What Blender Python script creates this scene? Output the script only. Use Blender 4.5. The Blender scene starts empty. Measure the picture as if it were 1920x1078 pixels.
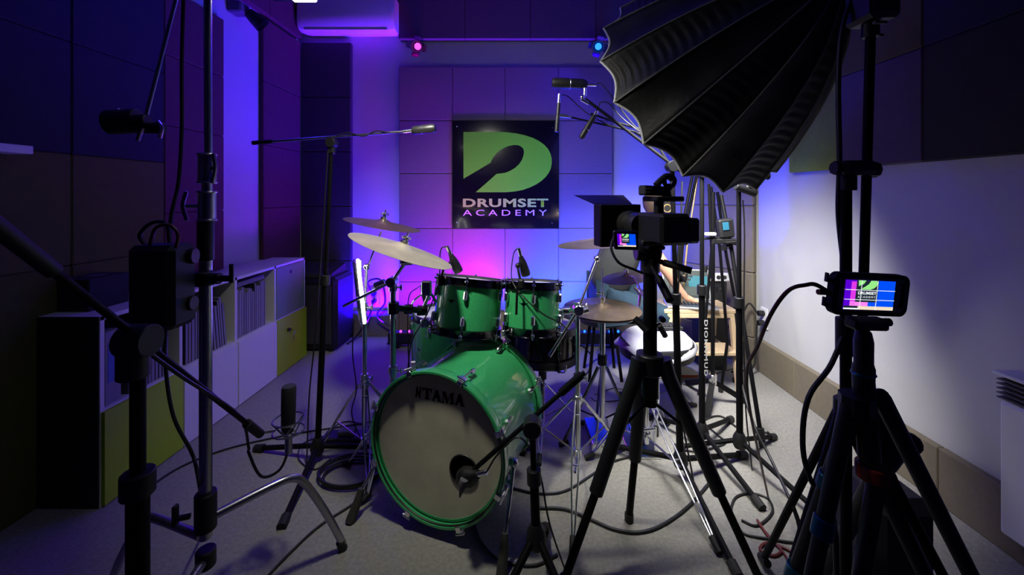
import bpy, bmesh, math, random
from mathutils import Vector as V, Matrix, Quaternion
random.seed(7)
C = bpy.context.scene.collection
sc = bpy.context.scene
PI = math.pi
# ---------------------------------------------------------------- camera
F, CX, HY, CH = 755.0, 974.0, 366.0, 1.3
cam_d = bpy.data.cameras.new('camera'); cam = bpy.data.objects.new('camera', cam_d); C.objects.link(cam)
cam.location = (0, 0, CH); cam.rotation_euler = (PI/2, 0, 0)
cam_d.sensor_width = 36; cam_d.lens = F/1920*36
cam_d.shift_x = -(CX-960)/1920; cam_d.shift_y = -(539-HY)/1920
cam_d.clip_start = 0.02
sc.camera = cam
# ---------------------------------------------------------------- world and exposure
w = bpy.data.worlds.new('world'); sc.world = w; w.use_nodes = True
w.node_tree.nodes['Background'].inputs[0].default_value = (.004, .004, .012, 1)
w.node_tree.nodes['Background'].inputs[1].default_value = .3
sc.view_settings.view_transform = 'Standard'; sc.view_settings.look = 'None'
sc.view_settings.exposure = 0.0; sc.view_settings.gamma = 1; sc.view_settings.use_curve_mapping = False
try:
    sc.cycles.max_bounces = 6; sc.cycles.diffuse_bounces = 1; sc.cycles.sample_clamp_indirect = 4; sc.cycles.use_denoising = True
except Exception: pass
def area(name, loc, target, sx, sy, power, col, spread=180, shape='RECTANGLE'):
    d = bpy.data.lights.new(name, 'AREA'); d.shape = shape; d.size = sx; d.size_y = sy
    d.energy = power; d.color = col; d.spread = math.radians(spread)
    o = bpy.data.objects.new(name, d); C.objects.link(o); o.location = loc
    o.rotation_euler = (V(target)-V(loc)).to_track_quat('-Z', 'Y').to_euler(); return o
def spot(name, loc, target, power, col, ang=120, r=.04, blend=.6):
    d = bpy.data.lights.new(name, 'SPOT'); d.energy = power; d.color = col; d.spot_size = math.radians(ang)
    d.spot_blend = blend; d.shadow_soft_size = r
    o = bpy.data.objects.new(name, d); C.objects.link(o); o.location = loc
    o.rotation_euler = (V(target)-V(loc)).to_track_quat('-Z', 'Y').to_euler(); return o
# white studio lamp hanging over the left front of the kit
LAMP = V((-.48, 1.31, 2.14))
area('studio_lamp_light', LAMP+V((.012, .002, -.035)), LAMP+V((.25, .57, -.78)), .16, .16, 9.5, (1, .98, .82), 108, 'DISK')
# the big softbox that shines away from the camera onto the rear of the room
SB_C = V((.789, 1.787, 1.771)); SB_D = V((-.371, .846, -.384)).normalized()
area('softbox_light', SB_C+SB_D*.03, SB_C+SB_D*.03+V((.17, .50, -.85)), .60, .60, 34, (1, .98, .95), 94, 'DISK')
# LED bars on the floor washing the back wall, plus an added blue fill
area('violet_wash', (-.88, 3.50, .19), (-.90, 3.76, 2.2), .44, .04, 28, (.17, 0, 1), 140)
area('magenta_wash', (-.36, 3.52, .19), (-.40, 3.76, 1.6), .34, .04, 9.5, (.95, .01, .9), 85)
area('blue_wash', (.38, 3.50, .19), (.42, 3.76, 2.2), .90, .04, 150, (0, .018, 1), 140)
area('deep_blue_fill', (-1.33, 3.60, .15), (-1.30, 3.76, 1.8), .2, .04, 48, (.02, .0, 1), 130)  # added blue fill for the left of the wall, no bar stands here
# coloured spotlights high on the back wall
spot('violet_spot', (-.90, 3.50, 2.62), (-1.2, 2.4, 0.2), 3, (.6, .0, .6), 130)
spot('blue_spot', (.71, 3.50, 2.62), (-.9, 1.8, 0.3), 22, (.02, .0, 1), 150)
spot('side_blue_spot', (-1.80, 2.98, 2.56), (1.6, 1.6, 1.0), 20, (.04, .02, 1), 120)
# ---------------------------------------------------------------- helpers
def at(px, py, Y): return V(((px-CX)*Y/F, Y, CH+(HY-py)*Y/F))
def fl(px, py, z=.006):
    Y = (CH-z)*F/(py-HY); return V(((px-CX)*Y/F, Y, z))
def catmull(pts, k=6):
    pts = [V(p) for p in pts]
    if len(pts) < 3: return pts
    P = [pts[0]*2-pts[1]]+pts+[pts[-1]*2-pts[-2]]; out = []
    for i in range(1, len(P)-2):
        a, b, c, d = P[i-1], P[i], P[i+1], P[i+2]
        for j in range(k):
            t = j/k
            out.append(.5*((2*b)+(c-a)*t+(2*a-5*b+4*c-d)*t*t+(3*b-a-3*c+d)*t**3))
    out.append(pts[-1]); return out
class MB:
    def __init__(s, M=None): s.v = []; s.f = []; s.M = M or Matrix()
    def add(s, vs, fs):
        n = len(s.v); s.v += [s.M @ V(p) for p in vs]; s.f += [[i+n for i in f] for f in fs]; return s
    def hull(s, pts):
        bm = bmesh.new()
        for p in pts: bm.verts.new(p)
        r = bmesh.ops.convex_hull(bm, input=bm.verts)
        for e in r['geom_interior']:
            if isinstance(e, bmesh.types.BMVert) and e.is_valid: bm.verts.remove(e)
        bmesh.ops.dissolve_limit(bm, angle_limit=.02, verts=bm.verts, edges=bm.edges)
        bm.verts.index_update()
        s.add([v.co.copy() for v in bm.verts], [[v.index for v in f.verts] for f in bm.faces]); bm.free(); return s
    def box(s, c, d, b=0, R=None):
        c = V(c); x, y, z = [k/2 for k in d]; pts = []
        for i in (-1, 1):
            for j in (-1, 1):
                for k in (-1, 1):
                    if b:
                        pts += [(i*(x-b), j*(y-b), k*z), (i*(x-b), j*y, k*(z-b)), (i*x, j*(y-b), k*(z-b))]
                        q = b*.42; pts += [(i*(x-q), j*(y-q), k*(z-q))] if False else []
                    else: pts.append((i*x, j*y, k*z))
        pts = [V(p) for p in pts]
        if R: pts = [R @ p for p in pts]
        if not b:
            f = [(0,1,3,2),(4,6,7,5),(0,4,5,1),(2,3,7,6),(0,2,6,4),(1,5,7,3)]
            return s.add([p+c for p in pts], f)
        return s.hull([p+c for p in pts])
    def bb(s, lo, hi, b=0): return s.box([(a+c)/2 for a, c in zip(lo, hi)], [abs(c-a) for a, c in zip(lo, hi)], b)
    def path(s, pts, r, n=8, k=6, cap=True):
        P = catmull(pts, k) if k else [V(p) for p in pts]
        m = len(P); rr = r if isinstance(r, (list, tuple)) else [r]*m
        if len(rr) != m: rr = [rr[0]+(rr[-1]-rr[0])*i/(m-1) for i in range(m)]
        t = (P[1]-P[0]).normalized(); u = t.orthogonal().normalized(); vs = []; fs = []
        for i in range(m):
            t2 = (P[min(i+1, m-1)]-P[max(i-1, 0)])
            t2 = t2.normalized() if t2.length > 1e-9 else t
            u = (t.rotation_difference(t2) @ u); u = (u-t2*u.dot(t2)).normalized(); t = t2; w_ = t.cross(u)
            vs += [P[i]+(u*math.cos(2*PI*j/n)+w_*math.sin(2*PI*j/n))*rr[i] for j in range(n)]
        for i in range(m-1):
            for j in range(n):
                a, b = i*n+j, i*n+(j+1) % n; fs.append((a, b, b+n, a+n))
        if cap: fs += [tuple(range(n))[::-1], tuple((m-1)*n+j for j in range(n))]
        return s.add(vs, fs)
    def tube(s, a, b, r, r2=None, n=12): return s.path([a, b], [r, r if r2 is None else r2], n, 0)
    def lathe(s, prof, c=(0,0,0), ax=(0,0,1), n=32, ang=None):
        q = V((0,0,1)).rotation_difference(V(ax).normalized()); c = V(c); vs = []; fs = []; idx = []
        for (r, z) in prof:
            if r < 1e-6: idx.append([len(vs)]*n); vs.append(c+q @ V((0,0,z)))
            else:
                idx.append([len(vs)+j for j in range(n)])
                vs += [c+q @ V((r*math.cos(2*PI*j/n), r*math.sin(2*PI*j/n), z)) for j in range(n)]
        for i in range(len(prof)-1):
            for j in range(n):
                a, b, cc, d = idx[i][j], idx[i][(j+1) % n], idx[i+1][(j+1) % n], idx[i+1][j]
                f = [a, b, cc, d]; g = []
                for k in f:
                    if k not in g: g.append(k)
                if len(g) > 2: fs.append(g)
        return s.add(vs, fs)
    def cyl(s, c, ax, r, h, n=24, b=0):
        """centred cylinder with small chamfer"""
        b = b or min(r, h)*.08
        return s.lathe([(0, -h/2), (r-b, -h/2), (r, -h/2+b), (r, h/2-b), (r-b, h/2), (0, h/2)], c, ax, n)
    def torus(s, c, ax, R, r, n=40, m=8, sq=1):
        p = [(R+r*math.cos(2*PI*i/m), r*sq*math.sin(2*PI*i/m)) for i in range(m+1)]
        return s.lathe(p, c, ax, n)
    def ball(s, c, r, n=14, sc_=(1,1,1), R=None):
        vs = []; fs = []; m = n//2; c = V(c)
        for i in range(m+1):
            for j in range(n):
                th = PI*i/m; ph = 2*PI*j/n
                p = V((r*sc_[0]*math.sin(th)*math.cos(ph), r*sc_[1]*math.sin(th)*math.sin(ph), r*sc_[2]*math.cos(th)))
                vs.append(c+(R @ p if R else p))
        for i in range(m):
            for j in range(n): fs.append((i*n+j, i*n+(j+1) % n, (i+1)*n+(j+1) % n, (i+1)*n+j))
        return s.add(vs, fs)
    def prism(s, poly, o, x, y, d):
        o, x, y = V(o), V(x), V(y); z = x.cross(y).normalized(); n = len(poly)
        a = [o+x*p[0]+y*p[1] for p in poly]; b = [p+z*d for p in a]
        return s.add(a+b, [list(range(n))[::-1], list(range(n, 2*n))]+[[i, (i+1) % n, n+(i+1) % n, n+i] for i in range(n)])
    def build(s, name, m, parent=None, sharp=35):
        me = bpy.data.meshes.new(name); off = V(parent['_w']) if parent else V((0,0,0))
        me.from_pydata([tuple(p-off) for p in s.v], [], s.f); me.validate()
        bm = bmesh.new(); bm.from_mesh(me); bmesh.ops.recalc_face_normals(bm, faces=bm.faces); bm.to_mesh(me); bm.free()
        for p in me.polygons: p.use_smooth = True
        try: me.set_sharp_from_angle(angle=math.radians(sharp))
        except Exception: pass
        me.materials.append(m)
        o = bpy.data.objects.new(name, me); C.objects.link(o)
        if parent: o.parent = parent
        o['_w'] = tuple(off) ; return o
def solo(mb, name, m, label, cat, group=None):
    """top-level thing made of one mesh, origin at its base"""
    lo = [min(p[i] for p in mb.v) for i in range(3)]; hi = [max(p[i] for p in mb.v) for i in range(3)]
    base = V(((lo[0]+hi[0])/2, (lo[1]+hi[1])/2, lo[2]))
    mb.v = [p-base for p in mb.v]; o = mb.build(name, m); o.location = base; o['_w'] = tuple(base)
    return tag(o, label, cat, group)
def tag(o, label, cat, group=None):
    o['label'] = label; o['category'] = cat
    if group: o['group'] = group
    return o
def thing(name, label, cat, loc=(0,0,0), group=None):
    o = bpy.data.objects.new(name, None); C.objects.link(o); o.empty_display_size = .1
    o.location = loc; o['_w'] = tuple(loc); return tag(o, label, cat, group)
def struct(mb, name, m):
    o = mb.build(name, m); o['kind'] = 'structure'; return o
def frame(o, z, x=None):
    z = V(z).normalized(); x = V(x) if x else z.orthogonal(); x = (x-z*x.dot(z)).normalized(); y = z.cross(x)
    M = Matrix((x, y, z)).transposed().to_4x4(); M.translation = V(o); return M
def textmesh(txt, o, x, y, wd, ht, m, name, parent, bold=0.0, sp=1.0, raise_=.001, shear=0):
    cu = bpy.data.curves.new('t', 'FONT'); cu.body = txt; cu.offset = bold; cu.space_character = sp; cu.size = 1; cu.shear = shear
    cu.resolution_u = 4
    t = bpy.data.objects.new('t', cu); C.objects.link(t); dg = bpy.context.evaluated_depsgraph_get(); dg.update()
    me = bpy.data.meshes.new_from_object(t.evaluated_get(dg)); bpy.data.objects.remove(t)
    xs = [v.co.x for v in me.vertices]; ys = [v.co.y for v in me.vertices]
    x0, x1, y0, y1 = min(xs), max(xs), min(ys), max(ys)
    o, x, y = V(o), V(x), V(y); n = x.cross(y).normalized(); off = V(parent['_w'])
    for v in me.vertices:
        v.co = o+x*((v.co.x-x0)/(x1-x0)*wd)+y*((v.co.y-y0)/(y1-y0)*ht)+n*raise_-off
    me.materials.clear(); me.materials.append(m); ob = bpy.data.objects.new(name, me); C.objects.link(ob); ob.parent = parent; ob['_w'] = tuple(off)
    return ob
# ---------------------------------------------------------------- materials
def mat(name, col, rough=.5, metal=0, bump=0, scale=200, var=0, vscale=6, coat=0, emit=None, es=0, aniso=0, spec=None, sheen=0):
    m = bpy.data.materials.new(name); m.use_nodes = True; nt = m.node_tree; b = nt.nodes['Principled BSDF']
    b.inputs['Base Color'].default_value = (*col, 1); b.inputs['Roughness'].default_value = rough; b.inputs['Metallic'].default_value = metal
    b.inputs['Coat Weight'].default_value = coat; b.inputs['Coat Roughness'].default_value = .05
    if spec is not None: b.inputs['Specular IOR Level'].default_value = spec
    if sheen: b.inputs['Sheen Weight'].default_value = sheen
    if emit: b.inputs['Emission Color'].default_value = (*emit, 1); b.inputs['Emission Strength'].default_value = es
    if bump or var:
        tc = nt.nodes.new('ShaderNodeTexCoord')
    if bump:
        n = nt.nodes.new('ShaderNodeTexNoise'); n.inputs['Scale'].default_value = scale; n.inputs['Detail'].default_value = 3
        bp = nt.nodes.new('ShaderNodeBump'); bp.inputs['Strength'].default_value = bump; bp.inputs['Distance'].default_value = .004
        nt.links.new(tc.outputs['Object'], n.inputs['Vector']); nt.links.new(n.outputs['Fac'], bp.inputs['Height']); nt.links.new(bp.outputs['Normal'], b.inputs['Normal'])
    if var:
        n = nt.nodes.new('ShaderNodeTexNoise'); n.inputs['Scale'].default_value = vscale; n.inputs['Detail'].default_value = 5
        r = nt.nodes.new('ShaderNodeMapRange'); r.inputs['To Min'].default_value = 1-var; r.inputs['To Max'].default_value = 1+var
        r.inputs['From Min'].default_value = .3; r.inputs['From Max'].default_value = .7
        mx = nt.nodes.new('ShaderNodeVectorMath'); mx.operation = 'SCALE'; mx.inputs[0].default_value = col
        nt.links.new(tc.outputs['Object'], n.inputs['Vector']); nt.links.new(n.outputs['Fac'], r.inputs['Value'])
        nt.links.new(r.outputs['Result'], mx.inputs['Scale']); nt.links.new(mx.outputs['Vector'], b.inputs['Base Color'])
    return m
M_ = {}
M_['wall'] = mat('white_paint', (.58, .58, .60), .7, bump=.12, scale=90, var=.03, vscale=3)
M_['ceil'] = mat('ceiling_paint', (.10, .10, .12), .8)
M_['carpet'] = mat('grey_carpet', (.31, .30, .27), .95, bump=.9, scale=260, var=.16, vscale=70, sheen=.1)
M_['taupe'] = mat('taupe_fabric_foam', (.20, .17, .12), .95, bump=.35, scale=320, var=.06, vscale=40)
M_['panel'] = mat('mid_taupe_fabric_foam', (.20, .17, .165), .95, bump=.35, scale=320, var=.05, vscale=40)
M_['darkfoam'] = mat('charcoal_foam', (.045, .04, .05), .95, bump=.4, scale=300, var=.1, vscale=30)
M_['plum'] = mat('plum_foam', (.12, .04, .055), .95, bump=.4, scale=300, var=.06, vscale=30)
M_['plumgrey'] = mat('grey_purple_foam', (.10, .075, .09), .95, bump=.4, scale=300, var=.06, vscale=30)
M_['lime'] = mat('lime_foam', (.22, .30, .03), .95, bump=.4, scale=300, var=.06, vscale=30)
M_['olive'] = mat('olive_foam', (.10, .10, .022), .95, bump=.4, scale=300, var=.06, vscale=30)
M_['navy'] = mat('navy_foam', (.025, .025, .04), .95, bump=.4, scale=300, var=.06, vscale=30)
M_['brown'] = mat('brown_foam', (.03, .028, .018), .95, bump=.4, scale=300, var=.06, vscale=30)
M_['white'] = mat('white_laminate', (.84, .83, .86), .45)
M_['yellow'] = mat('yellow_green_laminate', (.40, .66, .004), .6)
M_['greend'] = mat('green_laminate', (.20, .34, .13), .5)
M_['black'] = mat('black_plastic', (.007, .007, .008), .5)
M_['bmetal'] = mat('black_metal', (.004, .004, .005), .55, spec=.12)
M_['rubber'] = mat('black_rubber', (.012, .012, .012), .7)
M_['rubberg'] = mat('worn_grey_rubber', (.035, .035, .033), .75, var=.2, vscale=60)
M_['cable'] = mat('black_cable', (.010, .010, .010), .5)
M_['redcable'] = mat('red_cable', (.13, .015, .012), .5)
M_['redbrown'] = mat('dark_red_cable', (.14, .03, .025), .45)
M_['chrome'] = mat('chrome', (.86, .87, .88), .2, metal=1)
M_['steel'] = mat('dull_steel', (.42, .42, .44), .32, metal=1)
M_['greylac'] = mat('black_nickel', (.12, .12, .13), .15, metal=1)
M_['cymbal'] = mat('dark_bronze_cymbal', (.40, .31, .19), .38, metal=.9, var=.25, vscale=9)
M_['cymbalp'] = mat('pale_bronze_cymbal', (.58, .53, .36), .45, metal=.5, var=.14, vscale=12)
M_['head'] = mat('vintage_fibre_drumhead', (.66, .62, .50), .6, var=.14, vscale=7, bump=.08, scale=60)
M_['headw'] = mat('white_drumhead', (.75, .75, .72), .55)
M_['gloss'] = mat('glossy_black_board', (.006, .006, .007), .12, coat=.3)
M_['signgreen'] = mat('sign_green', (.15, .88, .01), .6)
M_['signpale'] = mat('sign_pale_green', (.42, .90, .10), .6)
M_['signlav'] = mat('sign_white', (.78, .70, .85), .3)
M_['lettering'] = mat('white_lettering', (.75, .75, .75), .5)
M_['ink'] = mat('black_ink', (.004, .004, .004), .9, spec=.1)
M_['softfab'] = mat('black_softbox_fabric', (.010, .010, .010), .6, bump=.6, scale=30, sheen=.15)
M_['softin'] = mat('silver_lining', (.6, .6, .6), .35, metal=.8)
M_['ribm'] = mat('grey_rib_seam', (.30, .30, .29), .6)
M_['micgrey'] = mat('dark_grey_mic', (.05, .05, .053), .4, metal=.6)
M_['piping'] = mat('white_piping', (.85, .87, .82), .5)
M_['wood'] = mat('pale_pine', (.62, .46, .28), .55, var=.12, vscale=14)
M_['teeshirt'] = mat('charcoal_tee', (.030, .032, .034), .9, bump=.3, scale=40)
M_['denim'] = mat('blue_denim', (.018, .045, .075), .9, bump=.5, scale=200, var=.2, vscale=20)
M_['skin'] = mat('skin', (.52, .29, .19), .55, var=.05)
M_['hair'] = mat('brown_hair', (.05, .03, .02), .6, bump=.8, scale=120)
M_['gold'] = mat('gold_trim', (.65, .45, .18), .35, metal=.6)
M_['paper'] = mat('white_cloth', (.66, .66, .72), .7, bump=.1, scale=20)
M_['shoe'] = mat('white_shoe', (.65, .62, .58), .6)
M_['red'] = mat('red_plastic', (.30, .02, .015), .5)
M_['orange'] = mat('orange_red', (.75, .12, .04), .6)
M_['teal'] = mat('blue_anodised', (.005, .10, .18), .3, metal=.6)
M_['bluegloss'] = mat('blue_pedal_plate', (.05, .12, .50), .3, metal=.5)
M_['alu'] = mat('laptop_aluminium', (.60, .60, .62), .35, metal=.8)
M_['bookdark'] = mat('dark_book', (.025, .025, .03), .7)
M_['bookgrey'] = mat('grey_book', (.13, .12, .14), .7)
M_['bookwhite'] = mat('white_book', (.30, .29, .31), .7)
M_['bookblue'] = mat('blue_book', (.10, .18, .50), .6)
M_['bookred'] = mat('dusky_red_book', (.14, .07, .07), .7)
M_['glass'] = mat('lens_glass', (.02, .02, .03), .05, coat=1)
def em(name, col, s): return mat(name, (0, 0, 0), .5, emit=col, es=s)
M_['e_white'] = em('lit_lamp_face', (1, .98, .93), 16)
M_['e_glare'] = em('glowing_chrome_glare', (1, 1, .93), 7)  # emission that imitates a bright reflection on chrome
M_['e_violet'] = em('lit_violet_led', (.75, .06, 1), 2.5)
M_['e_blue'] = em('lit_blue_led', (.01, .12, 1), 4)
M_['s_viol'] = em('screen_violet', (.10, .0, .65), 1.0)
M_['s_mag'] = em('screen_magenta', (.75, .04, .8), 1.0)
M_['s_pink'] = em('screen_pink', (1, .25, .9), 1.0)
M_['s_blue'] = em('screen_blue', (.0, .08, .95), 1.0)
M_['s_dark'] = em('screen_dark', (.01, .02, .03), 1.0)
M_['s_green'] = em('screen_green', (.32, .85, .25), 1.0)
M_['s_white'] = em('screen_white', (.9, .95, 1), 1.0)
M_['s_cream'] = em('screen_cream', (.9, .75, .55), 1.0)
M_['s_teal'] = em('screen_teal', (.02, .42, .55), .8)
M_['s_grey'] = em('screen_grey', (.10, .14, .12), .8)
def green_lacquer():
    m = mat('green_sparkle_lacquer', (.06, .48, .18), .3, coat=1, metal=.0); nt = m.node_tree; b = nt.nodes['Principled BSDF']
    tc = nt.nodes.new('ShaderNodeTexCoord'); n = nt.nodes.new('ShaderNodeTexNoise'); n.inputs['Scale'].default_value = 500
    r = nt.nodes.new('ShaderNodeValToRGB'); r.color_ramp.elements[0].color = (.025, .31, .10, 1); r.color_ramp.elements[1].color = (.07, .52, .20, 1)
    r.color_ramp.elements[0].position = .4; r.color_ramp.elements[1].position = .65
    nt.links.new(tc.outputs['Object'], n.inputs['Vector']); nt.links.new(n.outputs['Fac'], r.inputs['Fac']); nt.links.new(r.outputs['Color'], b.inputs['Base Color'])
    return m
M_['green'] = green_lacquer()
# ================================================================ THE ROOM
XL, XR, YB, ZC = -2.04, 1.80, 3.74, 3.25
YF = -1.6
struct(MB().bb((XL-.1, YF-.1, -.1), (XR+.1, YB+.1, 0)), 'floor', M_['carpet'])
struct(MB().bb((XL-.1, YF-.1, ZC), (XR+.1, YB+.1, ZC+.1)), 'ceiling', M_['ceil'])
struct(MB().bb((XL-.1, YB, 0), (XR+.1, YB+.1, ZC)), 'wall_back', M_['wall'])
struct(MB().bb((XL-.1, YF, 0), (XL, YB, ZC)), 'wall_left', M_['wall'])
struct(MB().bb((XR, YF, 0), (XR+.1, YB, ZC)), 'wall_right', M_['wall'])
struct(MB().bb((XL-.1, YF-.1, 0), (XR+.1, YF, ZC)), 'wall_front', M_['darkfoam'])
BB = .235
def lumps(n0, spans, mk):
    for i, (a, b) in enumerate(spans): mk(a, b)
mb = MB()
for a, b in ((-1.54, -1.11), (-1.11, -.62), (-.62, -.13), (-.13, .355), (.355, .855), (.855, 1.37)): mb.bb((a+.001, YB-.035, 0), (b-.001, YB, BB), .004)
struct(mb, 'baseboard_back', M_['taupe'])
mb = MB()
for a, b in ((-1.3, -.3), (-.3, .7), (.7, 1.70), (1.70, 2.59), (2.59, 3.03)): mb.bb((XR-.035, a+.001, 0), (XR, b-.001, BB), .004)
struct(mb, 'baseboard_right', M_['taupe'])
def panel(lo, hi, m, label, group, b=.006):
    return solo(MB().bb([a+.0008 for a in lo], [a-.0008 for a in hi], b), 'acoustic_panel', M_[m], label, 'acoustic panel', group)
cols = [-1.105, -.616, -.132, .357, .855]; rows = [2.478, 1.984, 1.50, .997, .508, BB+.003]
cn = ['leftmost column', 'second column', 'third column', 'rightmost column']
rn = ['top row', 'second row', 'middle row', 'fourth row', 'lowest row']
for i in range(4):
    for j in range(5):
        if i in (1, 2) and j in (1, 2) and False: continue
        panel((cols[i], YB-.05, rows[j+1]), (cols[i+1], YB-.001, rows[j]), 'panel', 'pale foam panel on sign wall, %s, %s' % (rn[j], cn[i]), 'foam panels round the sign')
for i, (a, b) in enumerate(zip([-1.105, -.5, .1, .7, 1.25], [-.5, .1, .7, 1.25, 1.79])):
    panel((a, YB-.07, 2.725), (b, YB, ZC), 'darkfoam' if 0 else 'plumgrey', 'dark foam panel above the spotlights, %s' % ['leftmost','second','third','fourth','rightmost'][i], 'dark foam row along the ceiling')
for j, (z0, z1) in enumerate(((2.2, 2.70), (1.70, 2.20), (1.20, 1.70), (.70, 1.20), (.0, .70))):
    panel((-2.0, YB-.05, z0), (-1.545, YB, z1), 'darkfoam', 'near black foam panel in left rear corner, %s' % ['topmost','second from top','third from top','fourth from top','bottom one by the floor'][j], 'dark foam panels left corner')
# angled trap in the right corner
A, B = V((1.37, 3.66, 0)), V((XR-.035, 3.03, 0)); d = (B-A); L = d.length; d.normalize(); nrm = V((-d.y, d.x, 0)); nrm = nrm if nrm.y < 0 else -nrm
for j, (z0, z1) in enumerate(((2.72, ZC), (2.22, 2.72), (1.72, 2.22), (1.22, 1.72), (.71, 1.22), (.22, .71), (0, .22))):
    mb = MB(); c = (A+B)/2+V((0, 0, (z0+z1)/2))-nrm*.03; R = Matrix((d, nrm, V((0,0,1)))).transposed()
    mb.box(c, (L-.012, .06, z1-z0-.003), .008, R)
    solo(mb, 'acoustic_panel', M_['taupe'], 'taupe foam block in right rear corner, %s' % ['highest','second highest','third highest','middle one','third lowest','second lowest','lowest'][j], 'acoustic panel', 'corner foam blocks')
# left wall foam
XA = XL+.04
spec = [(.30, .80), (.80, 1.31), (1.31, 1.80), (1.80, 2.27)]
for i, (y0, y1) in enumerate(spec):
    p = ['nearest the camera', 'second from the camera', 'third along', 'beside the plum panels'][i]
    for j, (z0, z1, m, t) in enumerate(((.0, .985, 'olive', 'low'), (.985, 1.485, 'olive', 'mid height'), (1.485, 1.985, 'navy', 'upper'), (1.985, 2.49, 'navy', 'high'), (2.72, ZC, 'navy', 'ceiling'))):
        panel((XL, y0, z0), (XA, y1, z1), m, '%s %s foam panel on the left wall, %s' % ('olive' if m == 'olive' else 'dark navy', t, p), 'left wall foam panels')
for j, (z0, z1) in enumerate(((.80, 1.2), (1.2, 1.7), (1.7, 2.1), (2.1, 2.49))):
    panel((XL, 2.27, z0), (XA, 2.73, z1), 'plum', 'plum foam panel nearer than the blue strip, %s' % ['lowest one','second up','third up','topmost'][j], 'plum panels near side')
for j, (z0, z1) in enumerate(((.2, .70), (.70, 1.20), (1.20, 1.70), (1.70, 2.20), (2.20, 2.70))):
    panel((XL, 3.15, z0), (XA, YB-.06, z1), 'plum', 'plum foam panel between blue strip and rear corner, %s' % ['behind the amplifier','second up','third up','fourth up','topmost'][j], 'plum panels far side')
for i, (y0, y1) in enumerate(((2.27, 2.73), (2.73, 3.2), (3.2, 3.66))):
    panel((XL, y0, 2.72), (XA+.02, y1, ZC), 'plum', 'plum foam panel up at the ceiling on left wall, %s' % ['nearest','middle','farthest'][i], 'plum ceiling row')
# right wall foam
XB = XR-.05
ys = [(2.21, 2.62), (1.75, 2.21), (1.25, 1.75), (.75, 1.25), (.25, .75)]
tabs = [('lime', 'lime', 'lime', 'plumgrey'), ('plumgrey', 'olive', 'olive', 'plumgrey'), ('brown', 'navy', 'navy', 'brown'), ('brown', 'navy', 'brown', 'navy'), ('brown', 'navy', 'navy', 'brown')]
names = {'lime': 'lime green', 'plumgrey': 'grey purple', 'olive': 'olive', 'brown': 'dark brown', 'navy': 'navy'}
for i, (y0, y1) in enumerate(ys):
    for j, (z0, z1) in enumerate(((1.445, 1.945), (1.945, 2.445), (2.445, 2.85), (2.85, ZC))):
        panel((XB, y0, z0), (XR-.001, y1, z1), tabs[i][j], '%s foam panel on right wall, %s row, %s' % (names[tabs[i][j]], ['bottom','second','third','top'][j], ['farthest column','second farthest column','middle column','second nearest column','nearest column'][i]), 'right wall foam panels')
# ================================================================ WALL THINGS
# air conditioner
t = thing('air_conditioner', 'white rounded wall air conditioner lit blue and violet above the sign wall', 'air conditioner', (-1.54, 3.7, 2.76))
prof = [(3.74, 2.77), (3.60, 2.745), (3.545, 2.76), (3.525, 2.80), (3.52, 2.88), (3.53, 3.03), (3.56, 3.06), (3.74, 3.06)]
def xprism(mb, yz, x0, x1):
    n = len(yz); return mb.add([(x0, y, z) for y, z in yz]+[(x1, y, z) for y, z in yz], [list(range(n)), list(range(2*n-1, n-1, -1))]+[[i, i+n, (i+1) % n+n, (i+1) % n] for i in range(n)])
def scl(yz, k): return [(3.74-(3.74-y)*k, 2.92+(z-2.92)*k) for y, z in yz]
mb = MB(); xs = [(-1.975, .80), (-1.955, .93), (-1.91, 1.0), (-1.14, 1.0), (-1.12, .97), (-1.10, .90)]
vs = []; fs = []; n = len(prof)
for x, k in xs: vs += [(x, y, z) for y, z in scl(prof, k)]
for i in range(len(xs)-1):
    for j in range(n): fs.append((i*n+j, i*n+(j+1) % n, (i+1)*n+(j+1) % n, (i+1)*n+j))
fs += [list(range(n)), [(len(xs)-1)*n+j for j in range(n)][::-1]]
mb.add(vs, fs); mb.build('body', M_['white'], t)
MB().bb((-1.87, 3.5345, 2.785), (-1.18, 3.55, 2.790)).build('air_slot', M_['black'], t)
MB().bb((-1.89, 3.535, 2.752), (-1.16, 3.62, 2.76), .003).build('louvre', M_['white'], t)
# sign
SY = YB-.056
t = thing('sign_board', 'square black gloss sign with green D shape and DRUMSET ACADEMY lettering', 'sign', (-.13, SY, .99))
sx0, sx1, sz0, sz1 = at(848, 428, SY).x, at(1048, 428, SY).x, at(0, 428, SY).z, at(0, 226.5, SY).z
MB().bb((sx0, SY, sz0), (sx1, YB-.051, sz1), .0015).build('board', M_['gloss'], t)
def S(u, v): return ((u-35)/905*(sx1-sx0), (1022-v)/910*(sz1-sz0))
out = [(130,206),(300,205),(430,206),(510,210),(580,219),(650,234),(715,255),(770,282),(815,314),(848,350),(868,390),(879,430),(880,470),(872,512),(855,550),(828,587),(790,622),(745,652),(690,678),(625,700),(560,711),(490,717),(232,717),
       (320,642),(412,560),(450,557),(490,550),(530,533),(570,508),(600,480),(625,445),(640,405),(643,370),(635,345),(615,327),(590,318),(555,317),(515,325),(475,341),(440,362),(410,388),(385,420),(370,445),(360,468),(300,503),(215,553),(130,603)]
o0, ux, uz = V((sx0, SY-.001, sz0)), V((1,0,0)), V((0,0,1))
def flat(poly, o, x, y, d, name, m, p): 
    mb = MB(); bm = bmesh.new(); vv = [bm.verts.new(V(o)+V(x)*a+V(y)*b) for a, b in poly]; f = bm.faces.new(vv); f.normal_update()
    bmesh.ops.triangulate(bm, faces=[f], ngon_method='EAR_CLIP'); bm.verts.index_update()
    mb.add([v.co.copy() for v in bm.verts], [[v.index for v in g.verts] for g in bm.faces]); bm.free()
    return mb.build(name, m, p)
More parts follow.
